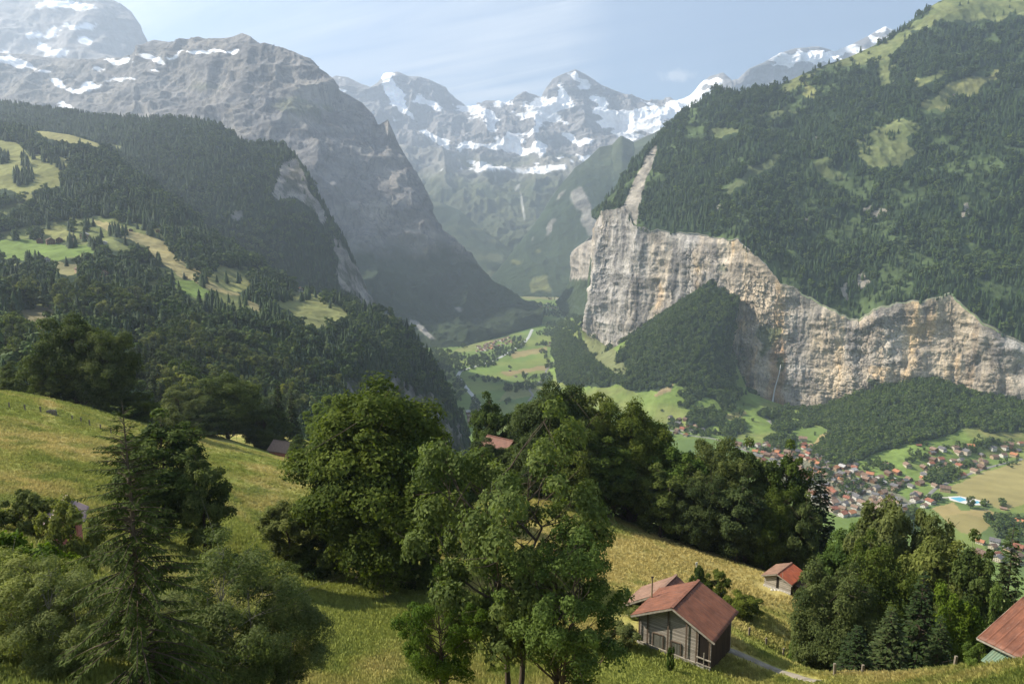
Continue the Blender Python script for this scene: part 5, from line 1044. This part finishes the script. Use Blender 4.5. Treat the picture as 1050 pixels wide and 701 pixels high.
# pile of white stones / sacks by the hut
for k in range(5):
    px = 788+k*3.4; h0 = hit(px, 604.5+k*.4); bm_ = MB(); s_ = .22+.1*rnd.random()
    v = [(s_*math.cos(a)*rnd.uniform(.8, 1.2), s_*math.sin(a)*rnd.uniform(.8, 1.2), z_) for z_, s2 in ((-.1, 1), (.15, .9)) for a in np.arange(6)*1.047]+[(0, 0, .3)]
    bm_.add(v, [(i, (i+1) % 6, 6+(i+1) % 6, 6+i) for i in range(6)]+[(6+i, 6+(i+1) % 6, 12) for i in range(6)]); o = bm_.obj('stone', simple('pale_stone', (.55, .52, .46), .9, .25, 6), None, label='pale stone in the row lying below the small hut front', cat='stone', group='stones below the small hut'); o.location = h0
# big roof at the right edge: eave corner nearest the left, roof rising to the upper right
c4 = P(1002, 653.4, 50.0); yaw4 = -1.1; ux = np.array([math.cos(yaw4), math.sin(yaw4)]); vy = np.array([-ux[1], ux[0]])
e4 = empty('barn', (c4[0], c4[1], H(c4[0], c4[1])-1.5), yaw4, 'large barn with weathered red roof cut by the right edge', 'barn'); zz0 = c4[2]-(H(c4[0], c4[1])-1.5)
sl4 = .34; cs = math.hypot(1, sl4)
corr_slab('roof', (0, 7.5*0, zz0), (1, 0, 0), (0, 1/cs, sl4/cs), 12, 5.6*cs, R_RED, e4, ribs=.6, seams=4)
corr_slab('roof', (0, 11.2, zz0), (1, 0, 0), (0, -1/cs, sl4/cs), 12, 5.6*cs, R_RED, e4, ribs=.6, seams=4)
m = MB(); m.beam((-.03, 0, zz0-.12), (-.03, 5.6, zz0-.12+5.6*sl4), .05, .18); m.obj('verge_board', EDGE, e4)
m = MB(); m.beam((0, -.04, zz0-.09), (12, -.04, zz0-.09), .05, .12); m.obj('eave_board', EDGE, e4)
m = MB(); m.box(1.0, 11.5, 1.0, 10.2, -2, zz0+.15); m.obj('wall', W_BROWN, e4)
m = MB(); m.v, m.f = [], []; m.add([(1.0, 1.0, zz0+.155), (1.0, 10.2, zz0+.155), (1.0, 5.6, zz0+1.75), (11.5, 1.0, zz0+.155), (11.5, 10.2, zz0+.155), (11.5, 5.6, zz0+1.75)], [(0, 1, 2), (3, 5, 4), (0, 2, 5, 3), (1, 4, 5, 2)]); m.obj('gable', W_BROWN, e4)
corr_slab('lean_to_roof', (1.0, -1.1, zz0-.95), (1, 0, 0), (0, .95, .31), 9, 2.0, R_GREEN, e4, wave=.18)
for xx_ in (1.3, 4.2, 7.2):
    m = MB(); m.beam((xx_, -.9, -1.5), (xx_, -.9, zz0-1.0), .14); m.obj('post', W_BEAM, e4)
for k in range(3):
    m = MB()
    for a in range(9):
        m.beam((1.6+k*2.6+.24*a, -.7, zz0-2.1-.1*k), (1.9+k*2.6+.24*a, .6, zz0-2.05+.12*(a % 3)), .12)
    fw_ = m.obj('firewood', W_BEAM, None, label=('left', 'middle', 'right')[k]+' heap of stacked firewood under the green lean-to roof', cat='firewood'); fw_.location = e4.location; fw_.rotation_euler = (0, 0, yaw4)
# brown farmhouse roof in the centre, pinkish shed behind the spruce, little pink house
def house_at(nm, px, py, d, yaw, W, L, eh, hr, label, rm, wm, cat='house', door=True, ground=None):
    p = P(px, py, d); g_ = (H(p[0], p[1]) if ground is None else ground); e_ = empty(nm, (p[0], p[1], g_), yaw, label, cat)
    m = MB(); m.prism([(-W/2, -1.5), (W/2, -1.5), (W/2, eh), (0, eh+hr), (-W/2, eh)], -L/2, L/2); m.obj('wall', wm, e_)
    sl = hr/(W/2); cs = math.hypot(1, sl); o_ = .6
    for sg in (-1, 1): corr_slab('roof', (0, -L/2-o_, eh+hr+.12), (0, 1, 0), (sg/cs, 0, -sl/cs), L+2*o_, (W/2+o_)*cs, rm, e_, wave=.3)
    m = MB(); m.beam((0, -L/2-o_, eh+hr+.2), (0, L/2+o_, eh+hr+.2), .3, .08); m.obj('ridge_cap', rm, e_)
    for k in (-1, 1):
        m = MB(); m.box(k*W*.22-.4, k*W*.22+.4, -L/2-.05, -L/2-.003, eh-1.3, eh-.3); w_ = m.obj('window', DARKM, e_)
    return e_
BROWN_R = sheet_roof_mat('brown_tile_roof', (.22, .11, .075), (.17, .085, .06), (.30, .18, .13), .4)
BROWN_W = simple('brown_wood_wall', (.13, .08, .05), .9, .3, 3)
PINKW = simple('pink_wall', (.55, .20, .16), .9, .15, 2); CREAMW = simple('cream_wall', (.62, .56, .46), .9, .12, 2)
p = P(513, 448, 168); house_at('farmhouse', 513, 448, 168, .9, 7, 7, 3.0, 2.0, 'brown-roofed farmhouse peeping out between the centre trees', BROWN_R, BROWN_W, ground=float(p[2])-5.3)
p = P(68, 520, 50); house_at('shed', 66, 528, 56, .45, 2.0, 2.6, 1.4, .7, 'pinkish shed glimpsed through branches left of the near spruce', simple('pinkish_sheet_roof', (.34, .25, .24), .7, .12, 2), PINKW, 'shed', ground=float(P(66, 518, 56)[2])-2.1)
p = P(291, 459, 238); house_at('house', 291, 462, 238, 1.15, 6, 7.5, 2.4, 2.4, 'little pink-walled house with brown roof in the hollow', simple('greyish_brown_roof', (.24, .17, .14), .8, .2, 2), PINKW, ground=float(P(291, 456, 238)[2])-3.6)
# ------------------------------------------------------------------ fences and small things on the meadow
M_POST = simple('fence_post_wood', (.20, .17, .13), .95, .3, 5)
def fence(pix, label, ph=1.1, wire=True):
    pts_ = [hit(a, b_) for a, b_ in pix]; e_ = empty('wire_fence', pts_[0], 0, label, 'fence'); tops = []
    for p_ in pts_:
        m = MB(); l = Vector(p_)-Vector(pts_[0]); m.beam(l-Vector((0, 0, .4)), l+Vector((rnd.uniform(-.1, .1), 0, ph+rnd.uniform(-.1, .4))), .19); m.obj('post', M_POST, e_); tops.append(l)
    for hh in (.45, .95):
        m = MB()
        for a, b_ in zip(tops[:-1], tops[1:]): m.beam(a+Vector((0, 0, hh)), b_+Vector((0, 0, hh)), .018)
        m.obj('wire', IRON, e_)
fence([(10, 419), (26, 421), (42, 423), (57, 427), (74, 431), (83, 434), (92, 437), (103, 441), (114, 446)], 'wire fence on thin posts along the upper left meadow')
fence([(856, 694), (884, 692), (912, 690), (942, 689), (978, 687)], 'wire fence on thin posts along the grassy rim at bottom right')
fence([(768, 654), (786, 664), (803, 673), (822, 682)], 'short wire fence above the gravel lane')
t0 = hit(53, 425); m = MB(); m.box(-.8, .8, -.5, .5, -.2, .9); m.v = [(x_*(1-.12*(z_ > 0)), y_*(1-.12*(z_ > 0)), z_) for x_, y_, z_ in m.v]; tr0 = m.obj('water_trough', simple('grey_concrete', (.16, .15, .13), .9, .2, 4), None, label='grey stone trough at the fence bend on the left meadow', cat='trough'); tr0.location = t0
m = MB(); m.box(-.6, .6, -.33, .33, .903, .91); m.obj('water', DARKM, tr0)
t0 = hit(714, 583); m = MB(); m.beam((0, 0, -.3), (0, 0, 1.2), .12); m.box(-.2, .2, -.13, -.07, .75, 1.25); mp = m.obj('marker_post', simple('pale_paint', (.7, .68, .64), .8, .1), None, label='small pale marker post alone on the dry meadow above the barns', cat='post'); mp.location = t0
# ------------------------------------------------------------------ village
ROOFS = {'red': (.25, .10, .065), 'orange': (.37, .165, .085), 'brown': (.15, .10, .075), 'dark grey': (.13, .125, .13), 'pale brown': (.22, .15, .11), 'light grey': (.38, .37, .36)}
WALLS = {'cream': (.52, .46, .36), 'wooden': (.17, .10, .06), 'white': (.64, .62, .57), 'tan': (.42, .31, .20)}
def wall_mat(nm, c):
    m, nt, b = newmat(nm); n = N(nt); sp = n.n('ShaderNodeSeparateXYZ'); n.l(objc(n), sp.inputs[0])
    a = n.math('FRACT', n.math('DIVIDE', n.math('ADD', sp.outputs[0], sp.outputs[1]), 2.6)); z_ = n.math('FRACT', n.math('DIVIDE', sp.outputs[2], 2.7))
    wa = n.math('MULTIPLY', n.math('COMPARE', a, .5, .2), n.math('COMPARE', z_, .55, .24)); n.l(n.mix(wa, c, tuple(x_*.12 for x_ in c)), b.inputs['Base Color']); return m
RM = {k: simple(k.replace(' ', '_')+'_roof', c, .85, .3, .35) for k, c in ROOFS.items()}; WM = {k: wall_mat(k+'_house_wall', c) for k, c in WALLS.items()}
hmesh = {}
def house_meshes(shape, rc, wc):
    k = (shape, rc, wc)
    if k in hmesh: return hmesh[k]
    W, L, eh, hr = {'small': (9, 10.5, 4.6, 2.5), 'mid': (11.5, 13, 6.0, 3.2), 'large': (13, 17, 8.0, 3.6), 'shed': (6, 9, 2.8, 1.5)}[shape]
    m = MB(); m.prism([(-W/2, -2), (W/2, -2), (W/2, eh), (0, eh+hr), (-W/2, eh)], -L/2, L/2); wme = m.mesh('house_wall', WM[wc])
    sl = hr/(W/2); m = MB(); o_ = 1.1; t = .3
    for sg in (-1, 1):
        xe = sg*(W/2+o_); ze = eh-sl*o_
        m.prism([(0, eh+hr+.02), (xe, ze+.02), (xe, ze+t), (0, eh+hr+t)], -L/2-o_, L/2+o_)
    m2 = MB(); m2.box(W*.12, W*.12+.8, L*.15, L*.15+.8, eh+hr*.4, eh+hr+1.1)
    bal = MB(); bal.box(-W/2+.4, W/2-.4, -L/2-1.0, -L/2-.01, eh*.48, eh*.48+.95)
    hmesh[k] = (wme, m.mesh('house_roof', RM[rc]), m2.mesh('house_chimney', WM['cream']), bal.mesh('house_balcony', RM['brown'])); return hmesh[k]
village = []
def add_house(px, py, shape, rc, wc, yaw, zn, tree=None, special=None):
    q_ = cast(tree or BF, px, py)
    if q_ is None: return None
    e_ = empty('house', q_, yaw); wme, rme, cme, bme = house_meshes(shape, rc, wc)
    link('wall', wme, e_); r_ = link('roof', rme, e_)
    if shape != 'shed': link('chimney', cme, r_); link('balcony', bme, e_)
    village.append((e_, zn, rc, wc, shape, px, special)); return q_
Z = {}
rg2 = random.Random(5)
def fill(zn, poly, n_, mind, shapes, yaw0, spread=.5, tree=None, rw=None):
    xs_ = [p[0] for p in poly]; ys_ = [p[1] for p in poly]; got = []; tr_ = 0
    while len(got) < n_ and tr_ < n_*60:
        tr_ += 1; a, b_ = rg2.uniform(min(xs_), max(xs_)), rg2.uniform(min(ys_), max(ys_))
        if not inpoly(np.array([a]), np.array([b_]), poly)[0]: continue
        q_ = cast(tree or BF, a, b_)
        if q_ is None or any((q_-o_).length < mind for o_ in allh): continue
        rc = rg2.choices(list(ROOFS), rw or [2.2, .9, 8, 5, 5, .5])[0]; wc = rg2.choices(list(WALLS), [4, 5, 3, 3])[0]
        sh = rg2.choice(shapes); add_house(a, b_, sh, rc, wc, yaw0+rg2.choice([0, 1.57])+rg2.gauss(0, .12)*spread*2, zn, tree); got.append(1); allh.append(q_)
allh = []
# particular buildings first
SP = [(969, 503.5, 'large', 'brown', 'tan', 1.1, 'large brown-roofed hall right beside the blue swimming pool'), (954, 516, 'mid', 'red', 'white', .3, 'red-roofed white house left of the swimming pool'), (908, 476, 'shed', 'pale brown', 'cream', 1.2, 'lone brown-roofed barn in the middle of the green field'),
      (942, 457, 'shed', 'red', 'wooden', 1.3, 'lone red-roofed barn at the top edge of the green field'), (1029, 522, 'shed', 'pale brown', 'wooden', .8, 'small barn at the corner of the dry field right of the pool'), (838, 478, 'large', 'orange', 'white', .2, 'bright orange-roofed hotel at the upper left of the village'),
      (822, 486, 'large', 'pale brown', 'white', .2, 'large pale brown hotel block on the left of the village'), (892, 488, 'mid', 'orange', 'white', 1.0, 'orange-roofed white house at the village top beside the field'), (990, 465, 'large', 'dark grey', 'cream', .4, 'large grey-roofed chalet in the upper hamlet'),
      (995, 459, 'mid', 'orange', 'white', 1.3, 'orange-roofed house behind the large grey chalet'), (1034, 458, 'large', 'brown', 'wooden', 1.0, 'dark brown farmhouse at the right end of the upper hamlet'), (1040, 468, 'mid', 'orange', 'tan', .5, 'orange-roofed house at the right end of the upper hamlet'),
      (878, 512, 'large', 'dark grey', 'white', .2, 'large grey-roofed white building at the village front'), (1020, 557, 'mid', 'dark grey', 'white', .9, 'grey-roofed white house below the orchard at right'), (1005, 557, 'small', 'orange', 'cream', .7, 'orange-roofed house below the dry field'), (1046, 537, 'mid', 'orange', 'tan', .3, 'orange-roofed house cut by the right edge above the orchard'),
      (823, 452, 'large', 'pale brown', 'cream', 1.3, 'wide brown-roofed house at the top of the village beside the dry slope')]
for px, py, sh, rc, wc, yw, lb in SP:
    q_ = add_house(px, py, sh, rc, wc, yw, None, special=lb)
    if q_: allh.append(q_)
fill('in the main village', [(803, 468), (826, 456), (850, 458), (868, 472), (890, 486), (915, 495), (940, 505), (950, 522), (925, 530), (880, 532), (850, 530), (835, 510), (815, 500)], 125, 12.5, ['small', 'mid', 'mid', 'small'], .55)
fill('in the upper hamlet', [(925, 482), (940, 465), (975, 459), (1003, 463), (1046, 455), (1047, 470), (1005, 484), (985, 490), (965, 482), (945, 488)], 30, 17, ['small', 'mid', 'mid'], .3)
fill('between hamlet and village', [(905, 488), (930, 484), (960, 486), (962, 500), (935, 506)], 10, 17, ['small', 'mid'], .4)
fill('at the left edge of the village', [(755, 456), (790, 455), (812, 466), (806, 478), (780, 474)], 22, 15, ['small', 'mid'], .8)
fill('below the green slope', [(684, 428), (700, 428), (722, 442), (705, 448), (686, 444)], 12, 15, ['small', 'mid'], .8)
fill('below the dry field', [(985, 556), (1000, 552), (1045, 560), (1045, 580), (1000, 575)], 8, 17, ['small', 'mid'], .5)
fill('on the far meadow under the mountain', [(486, 357), (500, 352), (522, 346), (526, 351), (505, 358), (490, 362)], 38, 14, ['small', 'mid', 'small'], .5, rw=[4, 1, 7, 3, 5, .5])
fill('along the valley road', [(556, 352), (562, 350), (575, 358), (572, 366), (563, 360)], 12, 16, ['small', 'shed'], .5)
fill('in the fields by the valley road', [(518, 378), (540, 380), (560, 392), (540, 402), (520, 384)], 6, 45, ['small', 'shed'], .5)
fill('in the farthest hamlet up the valley', [(550, 318), (565, 306), (598, 304), (600, 312), (585, 320), (560, 322)], 34, 20, ['mid', 'small'], .5, rw=[2, 1, 6, 3, 6, 2])
fill('below the dark rocky hill', [(478, 428), (484, 418), (497, 420), (494, 432), (482, 436)], 7, 16, ['mid', 'large'], .3, rw=[1, .5, 2, 1, 3, 4])
# farms on the left terrace
for px, py, sh, rc, wc, yw, lb in [(41, 249, 'small', 'brown', 'wooden', .6, 'leftmost dark chalet of the farm row on the terrace'), (52, 250, 'mid', 'brown', 'wooden', .7, 'middle dark chalet of the farm row on the terrace'), (61, 248, 'small', 'pale brown', 'wooden', .5, 'right chalet of the farm row on the terrace'), (76, 249, 'small', 'pale brown', 'tan', .6, 'chalet left of the trees on the terrace'),
                                   (87, 244, 'mid', 'light grey', 'tan', .3, 'pale-roofed farm behind the terrace trees'), (107, 250, 'shed', 'light grey', 'white', .3, 'small whitish building below the pale-roofed farm'), (48, 269, 'small', 'brown', 'white', .6, 'chalet below the bright green terrace meadow'), (83, 280, 'mid', 'brown', 'tan', .7, 'farmhouse among trees below the terrace'), (107, 283, 'small', 'orange', 'tan', .5, 'small orange-roofed house below the terrace'),
                                   (162, 238, 'shed', 'red', 'wooden', .5, 'tiny red barn high on the terrace meadow'), (134, 237, 'shed', 'brown', 'wooden', .5, 'tiny brown barn high on the long dry meadow'), (190, 286, 'shed', 'brown', 'wooden', .5, 'dark little barn on the long dry meadow strip'), (308, 298.5, 'small', 'orange', 'white', .4, 'white barn with orange roof on the hill brow before the big mountain'),
                                   (252, 261, 'shed', 'light grey', 'white', .4, 'tiny pale hut at the wood edge on the upper slope'), (53, 315, 'shed', 'light grey', 'wooden', .4, 'tiny barn on the shaded meadow at left'), (265, 446, 'shed', 'brown', 'wooden', .4, 'x')][:-1]:
    add_house(px, py, sh, rc, wc, yw, None, BD, lb)
q_ = add_house(978, 98, 'shed', 'dark grey', 'wooden', .4, None, BE, 'tiny dark barn on the high alpine pasture at right')
from collections import defaultdict
grp = defaultdict(list)
for t_ in village:
    e_, zn, rc, wc, sh, px, spc = t_
    if spc: tag(e_, spc, 'house')
    else: grp[(zn, rc, wc)].append(t_)
ORD = ['first', 'second', 'third', 'fourth', 'fifth', 'sixth', 'seventh', 'eighth', 'ninth', 'tenth', 'eleventh', 'twelfth', 'thirteenth', 'fourteenth', 'fifteenth']
for (zn, rc, wc), L_ in grp.items():
    L_.sort(key=lambda t_: t_[5])
    for i, t_ in enumerate(L_):
        art = '' if len(L_) == 1 else (ORD[i]+' from left of the ' if i < len(ORD) else 'one of the ')
        lb = ('the only ' if len(L_) == 1 else art)+'%s-roofed %s house%s %s' % (rc.replace(' ', '-'), wc, '' if len(L_) == 1 else 's', zn)
        tag(t_[0], lb, 'house', 'houses '+zn)
print('houses', len(village))
# swimming pool by the dry field
def drape(nm, pix, lift, mat, thick=.3, **kw):
    q_ = [cast(BF, a, b_) for a, b_ in pix]; z_ = max(v.z for v in q_)+lift; n_ = len(q_); V = [(v.x, v.y, z_) for v in q_]+[(v.x, v.y, z_-thick) for v in q_]
    me = bpy.data.meshes.new(nm); me.from_pydata(V, [], [tuple(range(n_)), tuple(range(2*n_-1, n_-1, -1))]+[(i, i+n_, (i+1) % n_+n_, (i+1) % n_) for i in range(n_)]); me.materials.append(mat); return link(nm, me, **kw)
deck = drape('swimming_pool', [(972, 509), (984, 508.5), (1000, 511.5), (1013, 515), (1008, 518), (994, 517.5), (974, 512.5)], .35, simple('pool_deck', (.60, .58, .54), .8, .1), .8, label='open-air swimming pool with bright blue water by the dry field', cat='swimming pool')
wm_ = simple('pool_water', (.12, .40, .56), .2, .08, 1)
drape('water', [(974, 510.2), (985, 509.6), (992, 512.4), (984, 514.4)], .42, wm_, .05, parent=deck); drape('water', [(995, 514.2), (1002, 513.4), (1006, 515.2), (999, 516.6)], .42, wm_, .05, parent=deck)
# valley roads and river
def fz_(xs_, ys_):
    out = []
    for a, b_ in zip(xs_, ys_):
        z_ = drop(a, b_, BF); out.append(z_ if z_ is not None else -480.0)
    return np.array(out)
def road(nm, pix, wd, mat, lift, n_=60, **kw):
    pts_ = [cast(BF, a, b_) for a, b_ in pix]; pts_ = [p_ for p_ in pts_ if p_]; return ribbon(nm, pts_, wd, fz_, lift, mat, n_, **kw)
ASPH = simple('valley_asphalt', (.20, .195, .185), .9, .15, .1); WATER = simple('river_gravel_and_water', (.42, .44, .43), .5, .3, .05)
road('road', [(541, 412), (547, 405), (542, 399), (553, 392), (559, 386), (560, 379), (567, 372), (572, 366), (570, 358), (566, 352), (572, 345)], 7, ASPH, .6, label='pale road winding up the middle of the valley floor', cat='road', kind='structure')
road('road', [(684, 440), (705, 446), (735, 450), (765, 462), (795, 474), (820, 484), (845, 500), (862, 515), (870, 530)], 8, ASPH, .6, label='main road through the village', cat='road', kind='structure')
road('road', [(842, 470), (850, 482), (866, 494), (885, 504), (905, 512), (925, 515)], 7, ASPH, .7, label='village street climbing away from the main road', cat='road', kind='structure')
road('road', [(925, 518), (945, 514), (960, 500), (985, 489), (1010, 480), (1050, 470)], 7, ASPH, .7, label='road along the upper edge of the dry field', cat='road', kind='structure')
road('road', [(948, 510.5), (974, 510)], 4, simple('pale_path', (.5, .47, .42), .9, .1), .9, 12, label='pale footpath to the swimming pool', cat='footpath', kind='structure')
road('river', [(546, 337), (542, 346), (536, 353), (524, 360), (510, 368), (490, 375), (472, 380), (469, 386), (474, 392), (480, 400), (487, 408), (492, 416), (494, 428)], 13, WATER, .5, 90, label='pale glacial river curving along the left side of the valley floor', cat='river', kind='structure')
p = cast(BF, 995, 521); plant('broadleaf_tree', K_MBR[2], p, 1.5, 1.0, 'large dark tree standing beside the swimming pool', 'tree')
for k, (px, py, s_) in enumerate([(1027, 520, .55), (1013, 516, .4)]):
    p = cast(BF, px, py); plant('leafy_bush', K_MBR[0], p, s_, k, ('round bush behind the small barn right of the pool', 'low bush at the right end of the pool')[k], 'bush')
# ------------------------------------------------------------------ light, sky, air, camera
SUN_EL, SUN_AZ = R(41), (-.985, .17)
to_sun = Vector((SUN_AZ[0]*math.cos(SUN_EL), SUN_AZ[1]*math.cos(SUN_EL), math.sin(SUN_EL))).normalized()
sd = bpy.data.lights.new('sun', 'SUN'); sd.energy = 5.0; sd.angle = R(.53); sd.color = (1, .91, .77)
so = bpy.data.objects.new('sun', sd); COL.objects.link(so); so.rotation_euler = (-to_sun).to_track_quat('-Z', 'Y').to_euler()
w = bpy.data.worlds.new('World'); scene.world = w; w.use_nodes = True; nt = w.node_tree; n = N(nt)
bg = nt.nodes['Background']; sk = n.n('ShaderNodeTexSky', sky_type='NISHITA'); sk.sun_disc = False
sk.sun_elevation = SUN_EL; sk.sun_rotation = math.atan2(SUN_AZ[0], SUN_AZ[1]) % (2*math.pi); sk.altitude = 1200; sk.air_density = 1.0; sk.dust_density = .8
g = n.n('ShaderNodeTexCoord').outputs['Generated']
sep = n.n('ShaderNodeSeparateXYZ'); n.l(g, sep.inputs[0])
zz = n.math('ADD', n.math('MAXIMUM', sep.outputs[2], 0.0), .10)
cmb = n.n('ShaderNodeCombineXYZ'); n.l(n.math('DIVIDE', sep.outputs[0], zz), cmb.inputs[0]); n.l(n.math('DIVIDE', sep.outputs[1], zz), cmb.inputs[1])
uv = cmb.outputs[0]
warp = n.mapping(n.mapping(uv, (1, 1, 1), (0, 0, R(31))), (.42, 2.6, 1))
c1 = n.noise(warp, 1.6, 9, .62, .5)
c2 = n.noise(uv, .55, 3, .5)
side = n.ramp(n.math('MULTIPLY_ADD', sep.outputs[0], .9, .5), [(.25, 1.0), (.56, .85), (.62, .12), (.8, .1)])
band = n.ramp(c1, [(.33, 0.0), (.62, 1.0)])
m = n.math('MULTIPLY', n.math('MULTIPLY', band, n.ramp(c2, [(.35, .25), (.6, 1.0)])), side, clamp=True)
# one small puff
pd = Vector(P(694, 77, 1.0)).normalized()
vm = n.n('ShaderNodeVectorMath', operation='SUBTRACT'); n.l(g, vm.inputs[0]); vm.inputs[1].default_value = pd
sc_ = n.n('ShaderNodeVectorMath', operation='MULTIPLY'); n.l(vm.outputs[0], sc_.inputs[0]); sc_.inputs[1].default_value = (40, 40, 95)
ln = n.n('ShaderNodeVectorMath', operation='LENGTH'); n.l(sc_.outputs[0], ln.inputs[0])
pn = n.noise(g, 70, 4, .6)
puff = n.ramp(n.math('SUBTRACT', n.math('MULTIPLY', pn, 2.0), ln.outputs['Value']), [(.15, 0.0), (.75, .65)])
m2 = n.math('MAXIMUM', n.math('MULTIPLY', m, .95), puff, clamp=True)
skc = n.mix(m2, sk.outputs[0], (6.2, 6.6, 7.2))
n.l(skc, bg.inputs['Color']); bg.inputs['Strength'].default_value = .066
# air
if HAZE:
    hb = MB(); hb.box(-11900, 11900, -1450, 12450, -501, 3600)
    hm = bpy.data.materials.new('haze_air'); hm.use_nodes = True; nt = hm.node_tree; nt.nodes.remove(nt.nodes['Principled BSDF'])
    pv = nt.nodes.new('ShaderNodeVolumePrincipled'); pv.inputs['Color'].default_value = (.67, .81, 1.0, 1); pv.inputs['Density'].default_value = HAZE
    pv.inputs['Anisotropy'].default_value = .35
    nt.links.new(pv.outputs[0], nt.nodes['Material Output'].inputs['Volume'])
    hb.obj('haze', hm, label='thin bluish summer haze filling the whole valley air', cat='haze', kind='stuff')
cam = bpy.data.cameras.new('camera'); co = bpy.data.objects.new('camera', cam); COL.objects.link(co)
cam.lens = FPX/W0*36; cam.sensor_width = 36; cam.clip_start = .5; cam.clip_end = 60000
co.rotation_euler = (math.pi/2-TH, 0, 0); co.location = (0, 0, 0); scene.camera = co
cy = scene.cycles; cy.max_bounces = 5; cy.diffuse_bounces = 2; cy.glossy_bounces = 1; cy.transmission_bounces = 2; cy.volume_bounces = 1; cy.transparent_max_bounces = 6
cy.use_denoising = DENOISE; cy.denoiser = 'OPENIMAGEDENOISE'; cy.denoising_prefilter = 'ACCURATE'; cy.denoising_input_passes = 'RGB_ALBEDO_NORMAL'; cy.caustics_reflective = False; cy.caustics_refractive = False
scene.render.engine = 'CYCLES'
scene.view_settings.view_transform = 'Standard'; scene.view_settings.look = 'None'; scene.view_settings.gamma = 1; scene.view_settings.exposure = 1.07
